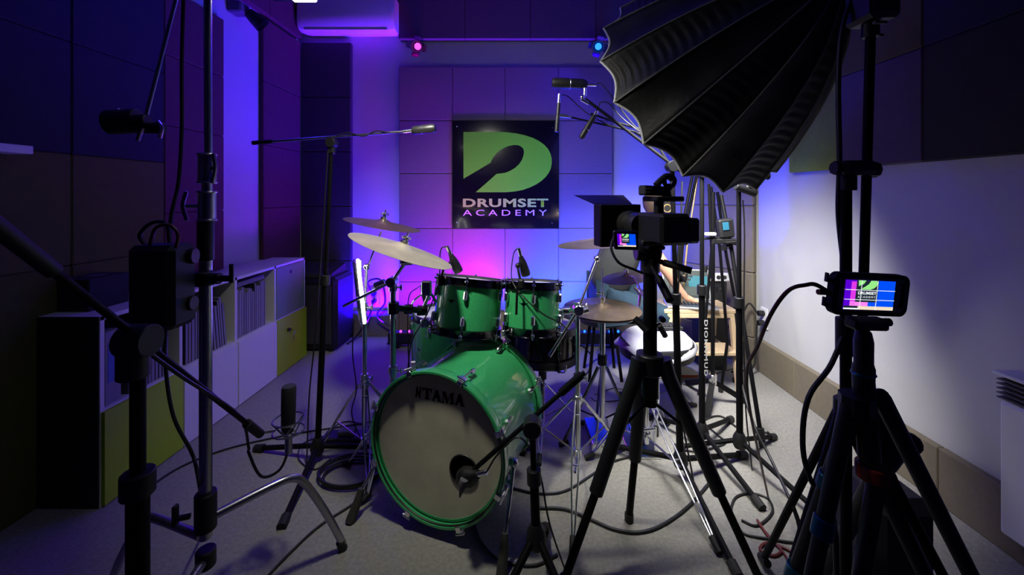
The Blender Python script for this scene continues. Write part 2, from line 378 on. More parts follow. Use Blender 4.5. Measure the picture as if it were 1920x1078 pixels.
flat([S(*p) for p in out], o0, ux, uz, .001, 'd_emblem', M_['signgreen'], t)
a = S(125, 843); b = S(850, 770); textmesh('DRUMSET', o0+ux*a[0]+uz*a[1], ux, uz, b[0]-a[0], b[1]-a[1], M_['signpale'], 'lettering', t, bold=.035, sp=1.08, raise_=.0005)
a = S(125, 915); b = S(838, 865); textmesh('ACADEMY', o0+ux*a[0]+uz*a[1], ux, uz, b[0]-a[0], b[1]-a[1], M_['signlav'], 'lettering', t, bold=.0, sp=1.5, raise_=.0005)
for q in ((75,160),(885,170),(75,972),(882,978)):
    a = S(*q); MB().cyl(o0+ux*a[0]+uz*a[1], (0,1,0), .006, .004, 12).build('screw', M_['chrome'], t)
# coloured spotlights
def parcan(x, y, z, lbl, m, dirn):
    t = thing('spotlight', lbl, 'spotlight', (x, y, z), 'small coloured spotlights by the ceiling'); dv = V(dirn).normalized()
    MB().box((x, y+.09, z+.05), (.05, .12, .03), .004).build('bracket', M_['black'], t)
    MB().lathe([(0, -.07), (.035, -.07), (.045, -.02), (.055, .05), (.05, .05), (.04, 0), (0, -.01)], (x, y, z), dv, 20).build('housing', M_['black'], t)
    MB().ball(V((x, y, z))+dv*.02, .03, 12).build('lens', m, t)
    mb = MB(); u = dv.orthogonal().normalized(); w2 = dv.cross(u)
    for k in range(4):
        e = u*math.cos(k*PI/2+.5)+w2*math.sin(k*PI/2+.5); f = dv.cross(e)
        c = V((x, y, z))+dv*.05+e*.055; mb.add([c-f*.035, c+f*.035, c+f*.025+e*.03+dv*.03, c-f*.025+e*.03+dv*.03, c-f*.035+e*.002, c+f*.035+e*.002, c+f*.025+e*.032+dv*.03, c-f*.025+e*.032+dv*.03], [(0,1,2,3),(4,5,6,7),(0,1,5,4),(2,3,7,6),(1,2,6,5),(0,3,7,4)])
    mb.build('barn_doors', M_['black'], t)
parcan(-.905, 3.60, 2.63, 'small spotlight glowing violet on the wall above the sign', M_['e_violet'], (0, -1, -.35))
parcan(.705, 3.60, 2.63, 'small spotlight glowing blue above the overhead microphones', M_['e_blue'], (-.2, -1, -.4))
t = thing('spotlight', 'unlit spotlight high on the left wall over the blue strip', 'spotlight', (XL+.1, 2.95, 2.6), 'small coloured spotlights by the ceiling')
MB().bb((XL, 2.80, 2.58), (XL+.10, 2.90, 2.66), .01).build('bracket', M_['bookgrey'], t)
MB().lathe([(0, -.07), (.035, -.07), (.045, -.02), (.055, .05), (.05, .05), (.04, 0), (0, -.01)], (XL+.15, 2.90, 2.56), (.6, .3, -.6), 20).build('housing', M_['black'], t)
MB().tube((XL+.08, 2.88, 2.62), (XL+.14, 2.9, 2.58), .01).build('arm', M_['black'], t)
# sockets
def socket(x, y, z, ax, lbl, m=None):
    t = thing('wall_socket', lbl, 'socket', (x, y, z)); dx, dy = ax; m = m or M_['white']
    sx = .012 if dx else .08; sy = .08 if dx else .012
    MB().box((x+dx*.006, y+dy*.006, z), (sx, sy, .15), .003).build('plate', m, t)
    for k in (.035, -.035):
        MB().cyl((x+dx*.03, y+dy*.03, z+k), (dx, dy, 0), .02, .045, 16).build('plug', M_['black'], t)
socket(XR, 2.95, .40, (-1, 0), 'white double wall socket with two black plugs on right wall')
socket(-1.34, YB, .36, (0, -1), 'wall socket with black plugs behind the left cymbal stand', M_['wall'])
solo(MB().path([(-1.34, 3.68, .40), (-1.36, 3.62, .52), (-1.24, 3.6, .54), (-1.2, 3.6, .35), (-1.27, 3.6, .22), (-1.1, 3.6, .08), (-1.15, 3.5, .006)], .008), 'power_cable', M_['cable'], 'black power cable looping down the wall left of the sign panels', 'cable')
solo(MB().path([(-1.34, 3.68, .32), (-1.35, 3.6, .2), (-1.45, 3.6, .05), (-1.5, 3.5, .006)], .008), 'power_cable', M_['cable'], 'black cable hanging straight from left socket to floor', 'cable')
solo(MB().path([(1.74, 2.95, .36), (1.72, 2.93, .2), (1.68, 2.9, .06), (1.55, 2.95, .006)], .007), 'power_cable', M_['cable'], 'black cable dropping from the lower plug on right wall', 'cable')
solo(MB().path([(1.74, 2.95, .44), (1.70, 2.98, .50), (1.66, 3.0, .42), (1.58, 3.05, .30), (1.52, 3.1, .1), (1.45, 3.1, .006)], .007), 'power_cable', M_['cable'], 'black cable arching from upper plug toward the corner', 'cable')
# radiator
t = thing('panel_heater', 'white wall panel heater at the right edge of the picture', 'heater', (XR-.06, 1.0, .1))
MB().bb((XR-.10, .62, .105), (XR-.075, 1.43, .575), .01).build('front_panel', M_['white'], t)
MB().bb((XR-.07, .64, .575), (XR-.02, 1.43, .66)).build('vent_core', M_['black'], t)
mb = MB()
for k in range(5): mb.bb((XR-.095, .64, .60+.016*k-.02), (XR-.02, 1.44, .604+.016*k-.02))
mb.build('grille', M_['bookgrey'], t); MB().bb((XR-.10, .62, .66), (XR-.005, 1.45, .672), .003).build('top_cover', M_['white'], t)
MB().bb((XR-.075, .66, .12), (XR-.003, 1.38, .57)).build('back_box', M_['white'], t)
# little shelf left
t = thing('wall_shelf', 'short white shelf board sticking out of the dark left wall', 'shelf', (XA, 1.3, 1.46))
MB().bb((XA, .9, 1.46), (-1.90, 1.575, 1.492), .002).build('board', M_['white'], t)
MB().bb((XA, 1.2, 1.40), (XA+.06, 1.22, 1.46), .002).build('bracket', M_['white'], t)
# ================================================================ CABINET
CXF, CXB = -1.742, -2.035
ysd = [1.672, 2.072, 2.474, 2.872, 3.27]; Z0, ZM, ZT = .0, .395, .795
cab = thing('storage_cabinet', 'long white storage cabinet with open shelves and coloured doors on left wall', 'cabinet', (-1.89, 2.47, 0))
mb = MB()
mb.bb((CXB, ysd[0], ZT-.018), (CXF, ysd[4], ZT), .001); mb.bb((CXB, ysd[0], ZM-.009), (CXF-.001, ysd[4], ZM+.009)); mb.bb((CXB, ysd[0], .0), (CXF-.02, ysd[4], .018))
mb.bb((CXB, ysd[0]+.001, .001), (CXB+.008, ysd[4], ZT-.001))
for i, y in enumerate(ysd):
    yy = y if i == 0 else (y-.018 if i == 4 else y-.009); mb.bb((CXB+.001, yy, .0), (CXF-(.018 if 0 else 0), yy+.018, ZT-.001))
mb.build('body', M_['white'], cab)
MB().bb((CXB, ysd[0]-.004, .0), (CXF-.004, ysd[0]-.0005, ZT)).build('end_panel', M_['darkfoam'] if 0 else M_['bookdark'], cab)['label'] = 'dark end panel'
dn = ['yellow', 'white', 'white', 'yellow']
for i in range(4):
    d_ = MB().bb((CXF-.001, ysd[i]+.004, .006), (CXF+.016, ysd[i+1]-.004, ZM), .001).build('door', M_[dn[i]], cab)
    if dn[i] == 'yellow': d_['label'] = 'yellow green door'
    if i == 3:
        k = MB().cyl((CXF+.022, 3.00, .30), (1,0,0), .013, .02, 16); k.tube((CXF+.03, 3.0, .30), (CXF+.05, 3.0, .30), .004); k.build('lock', M_['greylac'], d_)
        k = MB().torus((CXF+.055, 3.02, .27), (1,.2,0), .014, .002, 16, 6); k.bb((CXF+.05, 3.012, .22), (CXF+.054, 3.022, .258)); k.build('key', M_['chrome'], d_)
d_ = MB().bb((CXF-.001, ysd[3]+.010, ZM+.012), (CXF+.004, ysd[4]-.02, ZT-.02), .001).build('door', M_['greend'], cab); d_['label'] = 'green door'
MB().cyl((CXF+.004, 3.06, .72), (1,0,0), .013, .004, 16).build('finger_hole', M_['black'], d_)
bm_ = ['bookdark', 'bookgrey', 'bookwhite', 'bookdark', 'bookred', 'bookwhite', 'bookgrey', 'bookdark']
bn_ = {'bookdark': 'dark', 'bookgrey': 'grey', 'bookwhite': 'white', 'bookred': 'dusky red', 'bookblue': 'blue'}
def book(y, th, h, dep, m, lean, lbl, grp):
    R = Matrix.Rotation(lean, 3, 'X'); c = V((CXF-.02-dep/2, y, ZM+.0095+abs(math.sin(lean))*th/2)); mb = MB()
    cc = c+R @ V((0, 0, h/2)); t = thing('book', lbl, 'book', (c.x, y, ZM+.01), grp)
    MB().box(cc, (dep, th, h), .0012, R).build('cover', M_[m], t); MB().box(cc+V((.001,0,0))+R @ V((0,0,.002)), (dep, th*.7, h), .0005, R).build('pages', M_['bookwhite'], t)
k = 0
for bay, (y0, y1, sel) in enumerate(((ysd[0]+.14, ysd[1]-.06, 9), (ysd[1]+.05, ysd[2]-.05, 11), (ysd[2]+.03, ysd[3]-.06, 13))):
    y = y0; i = 0; bayn = ['nearest open bay', 'middle open bay', 'open bay beside the green door'][bay]
    od = ['first','second','third','fourth','fifth','sixth','seventh','eighth','ninth','tenth','eleventh','twelfth','thirteenth','fourteenth','fifteenth']
    while y < y1 and i < 14:
        th = random.choice((.014, .018, .024, .02)); h = .25+.06*random.random(); m = random.choice(bm_)
        ln = .10 if bay == 1 and i > 7 else .0
        book(y+th/2, th, h, .21+.03*random.random(), m, ln, '%s upright book, %s from the near end of the %s' % (bn_[m], od[i], bayn), 'books and binders in the '+bayn)
        y += th+.0015+(.022 if ln and i == 8 else 0); i += 1
t = thing('ring_binder', 'pale blue ring binder in the nearest bay of the white cabinet', 'binder', (-1.86, 1.75, ZM+.01))
MB().bb((-1.97, 1.71, ZM+.0095), (-1.76, 1.78, ZM+.32), .002).build('cover', M_['bookwhite'], t); MB().bb((-1.762, 1.722, ZM+.10), (-1.7585, 1.768, ZM+.27)).build('spine_label', M_['bookblue'], t)
t = thing('paper_stack', 'flat stack of papers on top of the books by the green door', 'papers', (-1.87, 2.66, .70))
mb = MB(); 
for i in range(5): mb.box((-1.88, 2.66+.004*random.random(), .722+.006*i), (.21, .30-.01*i, .004), 0, Matrix.Rotation(.05*random.random(), 3, 'Z'))
mb.build('sheets', M_['bookwhite'], t)
t = thing('cardboard_box', 'dim box on the near end of the white cabinet top', 'box', (-1.9, 1.83, ZT))
MB().bb((-2.0, 1.74, ZT), (-1.86, 1.92, ZT+.14), .004).build('carton', M_['navy'], t); MB().bb((-1.96, 1.80, ZT+.1405), (-1.9, 1.86, ZT+.142)).build('tape', M_['bookgrey'], t)
# amplifier
t = thing('amplifier', 'black bass amplifier cabinet in the left rear corner past the cabinet', 'amplifier', (-1.72, 3.45, 0))
MB().bb((-1.97, 3.30, .03), (-1.50, 3.66, .62), .03).build('cabinet', M_['black'], t); MB().bb((-1.93, 3.290, .08), (-1.54, 3.30, .56), .004).build('grille', M_['darkfoam'], t)
for x in (-1.9, -1.57): MB().cyl((x, 3.36, .015), (0,0,1), .02, .03, 12).build('foot', M_['rubber'], t)
t = thing('mixer', 'small grey mixing desk lying on the black amplifier', 'mixer', (-1.75, 3.45, .62))
MB().hull([(-1.95, 3.32, .621), (-1.55, 3.32, .621), (-1.95, 3.6, .621), (-1.55, 3.6, .621), (-1.95, 3.32, .65), (-1.55, 3.32, .65), (-1.95, 3.6, .70), (-1.55, 3.6, .70)]).build('body', M_['bookdark'], t)
for i in range(9):
    for j in range(3): MB().cyl((-1.92+.042*i, 3.36+.055*j, .668+.0098*j), (0,-.17,1), .006, .010, 8).build('knob', M_['bookdark'], t)
# LED bars
def ledbar(x0, x1, m, lbl):
    t = thing('led_bar', lbl, 'LED bar light', ((x0+x1)/2, 3.47, 0), 'LED bar lights along the back wall')
    MB().bb((x0, 3.42, .03), (x1, 3.50, .13), .008).build('housing', M_['black'], t)
    for x in (x0+.08, x1-.08): MB().bb((x-.02, 3.41, 0), (x+.02, 3.51, .03), .003).build('foot', M_['black'], t)
    n = int((x1-x0)/.07)
    for i in range(n):
        x = x0+.04+(x1-x0-.08)*i/(n-1); MB().ball((x, 3.425, .142), .011, 10).build('led', m, t)
ledbar(-1.12, -.62, M_['e_violet'], 'black LED bar with violet lamps on floor left of the floor tom')
ledbar(-.58, -.16, M_['e_violet'], 'black LED bar with violet lamps on floor between the toms')
ledbar(.30, .88, M_['e_blue'], 'black LED bar with blue lamps on floor behind the hi-hat')
ledbar(-.12, .27, M_['e_blue'], 'black LED bar with blue lamps on floor behind the snare')
# ================================================================ DRUMS
def drum(name, label, cat, top, axis, R, H, nl, shell, hoopm, head, lugm, hoop='metal', badge=None, x=None, group=None, front=None, base=None):
    """top: centre of the upper (batter) hoop plane, axis points up out of it"""
    M = frame(top, axis, x); t = thing(name, label, cat, base or (M @ V((0, 0, -H))), group)
    MB(M).lathe([(R, 0), (R, -H), (R-.008, -H), (R-.008, 0), (R, 0)], n=56).build('shell', shell, t)
    for z, s in ((0, 1), (-H, -1)):
        if hoop == 'metal': pr = [(R+.004, -.018*s), (R+.012, -.018*s), (R+.009, -.010*s), (R+.009, .016*s), (R+.014, .019*s), (R+.004, .019*s), (R+.004, -.018*s)]
        else: pr = [(R+.004, -.012*s), (R+.016, -.012*s), (R+.016, .030*s), (R+.004, .030*s), (R+.004, -.012*s)]
        MB(M @ Matrix.Translation((0, 0, z))).lathe(pr, n=56).build('hoop', hoopm, t)
        if hoop == 'metal' or s < 0: MB(M @ Matrix.Translation((0, 0, z))).lathe([(0, .006*s), (R-.012, .006*s), (R+.002, .002*s), (R+.004, -.010*s)], n=56).build('drumhead', head, t)
    for i in range(nl):
        a = 2*PI*(i+.5)/nl; e = V((math.cos(a), math.sin(a), 0)); f = V((-e.y, e.x, 0))
        for z, s in ((0, 1), (-H, -1)):
            zc = z-.055*s; mb = MB(M)
            Rm = Matrix((e, f, V((0,0,1)))).transposed()
            mb.box(e*(R+.012)+V((0,0,zc)), (.022, .018, .045), .006, Rm); mb.build('lug', lugm, t)
            mb = MB(M); q = e*(R+.019)
            mb.tube(q+V((0,0,zc+.01*s)), q+V((0,0,z+.012*s)), .003, n=8); mb.box(q+V((0,0,z+.006*s)), (.022, .016, .010), .002, Rm); mb.cyl(q+V((0,0,z+.020*s)), (0,0,1), .006, .012, 8)
            mb.build('tension_rod', lugm, t)
    if badge is not None:
        e = V((math.cos(badge), math.sin(badge), 0)); f = V((-e.y, e.x, 0)); c = e*(R+.0008)+V((0, 0, -H*.38))
        w = .026; pts = [(-w, .006), (-.008, 0), (0, .007), (.008, 0), (w, .006), (.009, -.005), (0, -.012), (-.009, -.005)]
        mb = MB(M); k = len(pts); mb.add([c+f*p[0]+V((0,0,p[1]))-e*((R+.0008)-math.sqrt(max((R+.0008)**2-p[0]**2, 0))) for p in pts], [list(range(k))]); mb.build('badge', M_['greylac'], t)
    return t, M
# bass drum
th = math.radians(20); ax_b = V((-math.sin(th), -math.cos(th), .02)).normalized()
BC = V((-.323, 1.54, .335)); BL = .44
M = frame(BC, ax_b, (math.cos(th), -math.sin(th), 0)); R = .277
bd = thing('bass_drum', 'large green bass drum with cream front head and black port hole', 'drum', (BC.x+.07, BC.y+.2, 0))
Mr = M  # local: z out of the front head, x to the right, y up or down
up = 1 if (M.to_3x3() @ V((0,1,0))).z > 0 else -1
MB(M).lathe([(R, -.01), (R, -BL), (R-.008, -BL), (R-.008, -.01), (R, -.01)], n=72).build('shell', M_['green'], bd)
for z, s in ((0, 1), (-BL, -1)):
    MB(M @ Matrix.Translation((0,0,z))).lathe([(R+.005, -.026*s), (R+.015, -.026*s), (R+.017, -.02*s), (R+.017, .010*s), (R+.013, .014*s), (R+.005, .014*s), (R+.005, -.026*s)], n=72).build('hoop', M_['green'], bd)
    MB(M @ Matrix.Translation((0,0,z))).torus((0,0,.006*s), (0,0,1), R+.003, .004, 72, 6).build('bearing_ring', M_['black'], bd)
# front head with a port hole
pc = V((.118, -.068*up, 0)); PR = .056
def headmesh(M, z, pr):
    mb = MB(M); n = 72; k = 8; vs = []; fs = []
    for i in range(k+1):
        for j in range(n):
            a = 2*PI*j/n; e = V((math.cos(a), math.sin(a), 0)); inner = pc+e*pr; outer = e*(R+.002)
            p = inner.lerp(outer, i/k); vs.append(V((p.x, p.y, z)))
    for i in range(k):
        for j in range(n): fs.append((i*n+j, i*n+(j+1) % n, (i+1)*n+(j+1) % n, (i+1)*n+j))
    return mb.add(vs, fs)
headmesh(M, -.012, PR).build('front_head', M_['head'], bd)
MB(M).torus(pc+V((0,0,-.011)), (0,0,1), PR+.002, .0035, 40, 6).build('port_ring', M_['black'], bd)
MB(M).lathe([(0, -BL+.01), (R, -BL+.01)], n=48).build('batter_head', M_['headw'], bd)
MB(M).ball((pc.x-.05, pc.y+.01*up, -.20), .12, 16, (1.0, .8, .7)).build('damping_pillow', M_['black'], bd)
# logo: emblem and slab serif TAMA
lx, ly = V((1, 0, 0)), V((0, up, 0))
def L_(mb, poly, ox, oy, s):
    bm = bmesh.new(); vv = [bm.verts.new(V((ox+a*s, (oy+b*s)*up, -.0105))) for a, b in poly]; f = bm.faces.new(vv); f.normal_update()
    bmesh.ops.triangulate(bm, faces=[f], ngon_method='EAR_CLIP'); bm.verts.index_update(); mb.add([v.co.copy() for v in bm.verts], [[v.index for v in g.verts] for g in bm.faces]); bm.free()
T = [(0,1),(1,1),(1,.68),(.88,.68),(.86,.86),(.64,.86),(.64,.12),(.76,.12),(.76,0),(.24,0),(.24,.12),(.36,.12),(.36,.86),(.14,.86),(.12,.68),(0,.68)]
Aa = [(0,0),(.36,0),(.36,.1),(.27,.1),(.32,.26),(.62,.26),(.66,.1),(.56,.1),(.56,0),(1.05,0),(1.05,.1),(.97,.1),(.66,1),(.40,1),(.10,.1),(0,.1)]
Am = [(0,0),(.3,0),(.3,.1),(.2,.1),(.2,.7),(.5,0),(.62,0),(.92,.72),(.92,.1),(.82,.1),(.82,0),(1.3,0),(1.3,.1),(1.2,.1),(1.2,.9),(1.3,.9),(1.3,1),(.95,1),(.66,.34),(.38,1),(0,1),(0,.9),(.1,.9),(.1,.1),(0,.1)]
h = .042; ox, oy = -.066, .170; mb = MB(M)
for g, wd in ((T, 1.02), (Aa, 1.06), (Am, 1.34), (Aa, 1.06)):
    L_(mb, g, ox, oy, h); ox += wd*h*.99
L_(mb, [(0,0),(.2,0),(.26,.32),(.4,.25),(.35,0),(.55,0),(.68,1),(.5,1),(.44,.55),(.3,.62),(.36,1),(.15,1)], -.066-.78*h, oy, h)
mb.build('logo', M_['ink'], bd)
for i in range(8):
    a = 2*PI*(i+.5)/8; e = V((math.cos(a), math.sin(a), 0)); f = V((-e.y, e.x, 0)); Rm = Matrix((e, f, V((0,0,1)))).transposed()
    for z, s in ((0, 1), (-BL, -1)):
        mb = MB(M); mb.box(e*(R+.021)+V((0,0,z-.004*s)), (.010, .026, .034), .003, Rm); mb.box(e*(R+.012)+V((0,0,z+.016*s)), (.022, .022, .006), .002, Rm)
        mb.tube(e*(R+.03)+V((0,0,z+.012*s)), e*(R+.024)+V((0,0,z-.085*s)), .0035, n=8); mb.tube(e*(R+.03)-f*.018+V((0,0,z+.012*s)), e*(R+.03)+f*.018+V((0,0,z+.012*s)), .0042, n=8)
        mb.build('claw', M_['chrome'], bd)
    for s in (.085, BL-.085):
        mb = MB(M); mb.box(e*(R+.013)+V((0,0,-s)), (.026, .02, .04), .007, Rm); mb.build('lug', M_['chrome'], bd)
for sx in (-1, 1):
    e = M.to_3x3() @ V((sx, 0, 0)); p0 = M @ V((sx*(R+.005), -.06*up, -.11)); p1 = M @ V((sx*(R+.055), 0, .02)); p1.z = .10
    if sx > 0: p1 = M @ V((R+.02, 0, .02)); p1.z = .10
    sp = MB(); sp.tube(p0, p1, .008, .007); sp.ball(p0, .018, 12); sp.build('spur', M_['chrome'], bd)
    q = p1+(p1-p0).normalized()*.075; q.z = .002; MB().path([p1+V((0,0,.01)), p1.lerp(q, .3), q], [.012, .02], 12, 0).build('rubber_foot', M_['rubberg'], bd)
# toms, floor tom, snare
G, CH_ = M_['green'], M_['chrome']
tom_ax1 = V((.10, .16, 1)).normalized(); tom_ax2 = V((.03, .14, 1)).normalized()
drum('rack_tom', 'larger green rack tom mounted on the left above the bass drum', 'drum', at(884, 527, 1.98), tom_ax1, .158, .225, 6, G, M_['greylac'], M_['headw'], CH_, badge=-PI/2-.42, x=(1, 0, 0), group='green rack toms')
drum('rack_tom', 'smaller green rack tom on the right above the black snare', 'drum', at(999, 533, 1.96), tom_ax2, .130, .205, 6, G, M_['greylac'], M_['headw'], CH_, badge=-PI/2-.35, x=(1, 0, 0), group='green rack toms')
ft, Mf = drum('floor_tom', 'deep green floor tom standing behind the left rack tom', 'drum', at(842, 588, 2.36), (.02, .03, 1), .200, .42, 8, G, M_['greylac'], M_['headw'], CH_, badge=-PI/2-.75, x=(1, 0, 0), base=(at(842, 588, 2.36).x, 2.36, 0))
for a in (-2.5, -.55, 1.57):
    e = V((math.cos(a), math.sin(a), 0)); c = V((Mf.translation.x, 2.36, 0)); mb = MB(); mb.path([c+e*.225+V((0,0,.50)), c+e*.225+V((0,0,.2)), c+e*.26+V((0,0,.08)), c+e*.30+V((0,0,.02))], .0055, 8)
    mb.box(c+e*.215+V((0,0,.36)), (.035, .03, .05), .006); l_ = mb.build('leg', CH_, ft); MB().ball(c+e*.30+V((0,0,.014)), .015, 10).build('rubber_foot', M_['rubber'], l_)
drum('snare_drum', 'black snare drum below the smaller green rack tom', 'drum', V((.125, 2.185, .600)), (.04, .02, 1), .182, .155, 8, M_['gloss'], M_['black'], M_['headw'], M_['greylac'], x=(1, 0, 0))
# ================================================================ CYMBALS
def cymbal(name, label, cat, c, ax, R, m, group=None, bell=.13):
    ax = V(ax).normalized(); pr = [(0, R*.13), (R*.10, R*.125), (R*.19, R*.085), (R*.24, R*.055), (R*.6, R*.03), (R, -.004), (R, -.0055), (R*.6, R*.03-.0015), (R*.24, R*.055-.0015), (R*.17, R*.08), (0, R*.12)]
    t = thing(name, label, cat, c, group); MB().lathe(pr, c, ax, 72).build('bow', m, t, 60)
    return t, ax
def wing(mb, c, ax, s=1):
    ax = V(ax).normalized(); u = ax.orthogonal().normalized()
    mb.cyl(V(c)+ax*.012, ax, .017*s, .014, 16); mb.cyl(V(c)+ax*.026, ax, .009*s, .018, 10); mb.tube(V(c)+ax*.03-u*.02, V(c)+ax*.038-u*.006, .005*s, n=8); mb.tube(V(c)+ax*.03+u*.02, V(c)+ax*.038+u*.006, .005*s, n=8)
    mb.tube(V(c)+ax*.0, V(c)+ax*.055, .0035, n=8); return mb
c1 = at(718, 420, 2.10); a1 = V((.20, .02, 1)).normalized()
cymbal('crash_cymbal', 'upper crash cymbal, rosy bronze, on the left of the kit', 'cymbal', c1, a1, .195, M_['cymbal'], 'crash and ride cymbals')
c2 = at(754, 468, 1.72); a2 = V((.36, .07, 1)).normalized()
cymbal('crash_cymbal', 'large pale lit crash cymbal tilted just below the rosy one', 'cymbal', c2, a2, .225, M_['cymbalp'], 'crash and ride cymbals')
c3 = at(1138, 452, 2.20); a3 = V((-.10, .02, 1)).normalized()
cymbal('ride_cymbal', 'thin ride cymbal partly hidden behind the cinema camera matte box', 'cymbal', c3, a3, .27, M_['cymbal'], 'crash and ride cymbals')
c4 = at(1176, 519, 2.30); a4 = V((-.16, -.04, 1)).normalized()
cymbal('splash_cymbal', 'small violet tinted splash cymbal in front of the charcoal tee', 'cymbal', c4, a4, .145, M_['cymbal'], 'crash and ride cymbals')
hx = V((.424, 2.06, .725)); ha = V((.02, -.02, 1)).normalized()
t, _ = cymbal('hi_hat', 'pair of dark bronze hi-hat cymbals right of the snare', 'cymbal', hx, ha, .196, M_['cymbal'])
MB().lathe([(.012, -.045), (.05, -.035), (.19, -.018), (.196, -.012), (.19, -.014), (.05, -.03), (.012, -.04)], hx, ha, 72).build('bottom_cymbal', M_['cymbal'], t, 60)
# ================================================================ STANDS
def foot_tripod(t, x, y, hubz, lowz, feet, m, r=.008, double=True, fr=.013, rub=None):
    """legs from an upper collar to the floor with braces from a lower collar"""
    rub = rub or M_['rubber']
    for fx, fy in feet:
        d = V((fx-x, fy-y, 0)); L = d.length; d.normalize(); sd = V((-d.y, d.x, 0)); top = V((x, y, hubz))+d*.022; ft = V((fx, fy, .016)); mb = MB()
        if double:
            k = .010
            for s in (-1, 1): mb.path([top+sd*s*k, top.lerp(ft, .45)+sd*s*k*1.5, ft-d*.02+V((0,0,.012))+sd*s*k*.4], r*.5, 8, 3)
            for q in (.12, .5): mb.tube(top.lerp(ft, q)-sd*k*1.3, top.lerp(ft, q)+sd*k*1.3, r*.5, n=8)
        else: mb.tube(top, ft, r, n=10)
        l_ = mb.build('leg', m, t); MB().path([ft-d*.03+V((0,0,.012)), ft, ft+d*.02-V((0,0,.006))], fr, 10, 0).build('rubber_foot', rub, l_)
        mid = top.lerp(ft, .55); MB().tube(V((x, y, lowz))+d*.018, mid, r*.55, n=8).build('brace', m, t)
def chrome_stand(name, label, x, y, top, hubz, feet, tubes, extra=None, cat='cymbal stand', group='chrome hardware stands', m=None):
    m = m or M_['chrome']; t = thing(name, label, cat, (x, y, 0), group)
    zb = .05; z = zb
    for (z1, r) in tubes:
        MB().tube((x, y, z), (x, y, z1), r, n=14).build('tube', m, t)
        mb = MB(); mb.cyl((x, y, z1), (0,0,1), r+.006, .035, 14); mb.tube((x, y, z1), (x+.035, y-.01, z1), .005, n=8); mb.box((x+.04, y-.01, z1), (.008, .012, .028), .003); mb.build('clamp', m, t); z = z1-.01
    MB().cyl((x, y, hubz), (0,0,1), .022, .04, 14).build('collar', m, t); MB().cyl((x, y, .09), (0,0,1), .020, .03, 14).build('collar', m, t)
    foot_tripod(t, x, y, hubz, .09, feet, m)
    return t
def tri(x, y, r, ph): return [(x+r*math.cos(ph+k*2*PI/3), y+r*math.sin(ph+k*2*PI/3)) for k in range(3)]
# left stand with the glowing glare ring (front left of the kit)
X1, Y1 = -.765, 1.99
s1 = chrome_stand('cymbal_stand', 'chrome stand carrying the rosy crash cymbal and glowing glare ring', X1, Y1, 1.0, .37, [(-1.02, 2.02), (-.66, 1.76), (-.62, 2.22)], [(.40, .0125), (.75, .0105)])
mb = MB(); mb.tube((X1, Y1, .74), at(688, 500, 2.0), .007); mb.tube(at(688, 505, 2.0), c1-a1*.04, .005); wing(mb, c1+a1*.02, a1); mb.ball(at(688, 500, 2.0), .016); mb.build('boom_arm', M_['chrome'], s1)
# glare on the chrome stand, built as a glowing ring, not a lamp
t = thing('chrome_glare_ring', 'white glare on the left chrome cymbal stand, built as a glowing ring', 'lamp', at(678, 600, 1.97))
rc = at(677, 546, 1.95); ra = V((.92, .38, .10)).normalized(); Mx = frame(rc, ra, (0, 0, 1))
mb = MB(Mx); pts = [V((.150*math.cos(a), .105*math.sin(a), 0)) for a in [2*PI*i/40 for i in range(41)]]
mb.path(pts, .009, 8, 0); mb.build('tube', M_['e_glare'], t)
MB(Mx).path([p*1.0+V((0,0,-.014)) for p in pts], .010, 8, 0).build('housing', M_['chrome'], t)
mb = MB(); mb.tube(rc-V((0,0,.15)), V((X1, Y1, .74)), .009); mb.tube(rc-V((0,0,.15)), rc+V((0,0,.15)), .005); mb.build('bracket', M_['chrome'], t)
# second boom stand
X2, Y2 = -.565, 1.80
s2 = chrome_stand('cymbal_stand', 'chrome boom stand with the pale crash cymbal and tom arm', X2, Y2, .95, .35, [(-.83, 1.93), (-.42, 2.12), (-.66, 1.70)], [(.52, .0145), (.89, .0125)])
j1 = at(735, 528, 1.78); j2 = at(762, 490, 1.76)
mb = MB(); mb.tube((X2, Y2, .88), j1, .009); mb.cyl(j1, (0,1,0), .022, .05); mb.tube(at(644, 574, 1.80), j1+V((.02,0,.01)), .0065); mb.tube(j1, j2, .0075); mb.cyl(j2, (1,.2,0), .017, .05); mb.cyl(at(712, 532, 1.78), (1,0,.4), .014, .05)
mb.build('boom_arm', M_['chrome'], s2)
MB().tube(j2, c2-a2*.005, .005).build('cymbal_tilter', M_['chrome'], s2); wing(MB(), c2+a2*.022, a2, 1.1).build('wing_nut', M_['chrome'], s2)
ja = at(738, 577, 1.79); jb = at(792, 582, 1.93)
mb = MB(); mb.cyl(ja, (0,0,1), .024, .05); mb.tube(ja, jb, .015); mb.cyl(ja.lerp(jb, .5), (1,.2,0), .022, .04); mb.cyl(jb, (1,.2,0), .024, .05); mb.build('tom_arm', M_['greylac'], s2)
mb = MB(); mb.tube(jb, at(806, 548, 1.93), .009); mb.path([at(806, 548, 1.93), at(815, 562, 1.94), at(822, 590, 1.95)], .007); mb.box(at(800, 540, 1.93), (.05, .03, .07), .006); mb.box(at(797, 605, 1.96), (.04, .04, .04), .006); mb.build('tom_mount', M_['chrome'], s2)
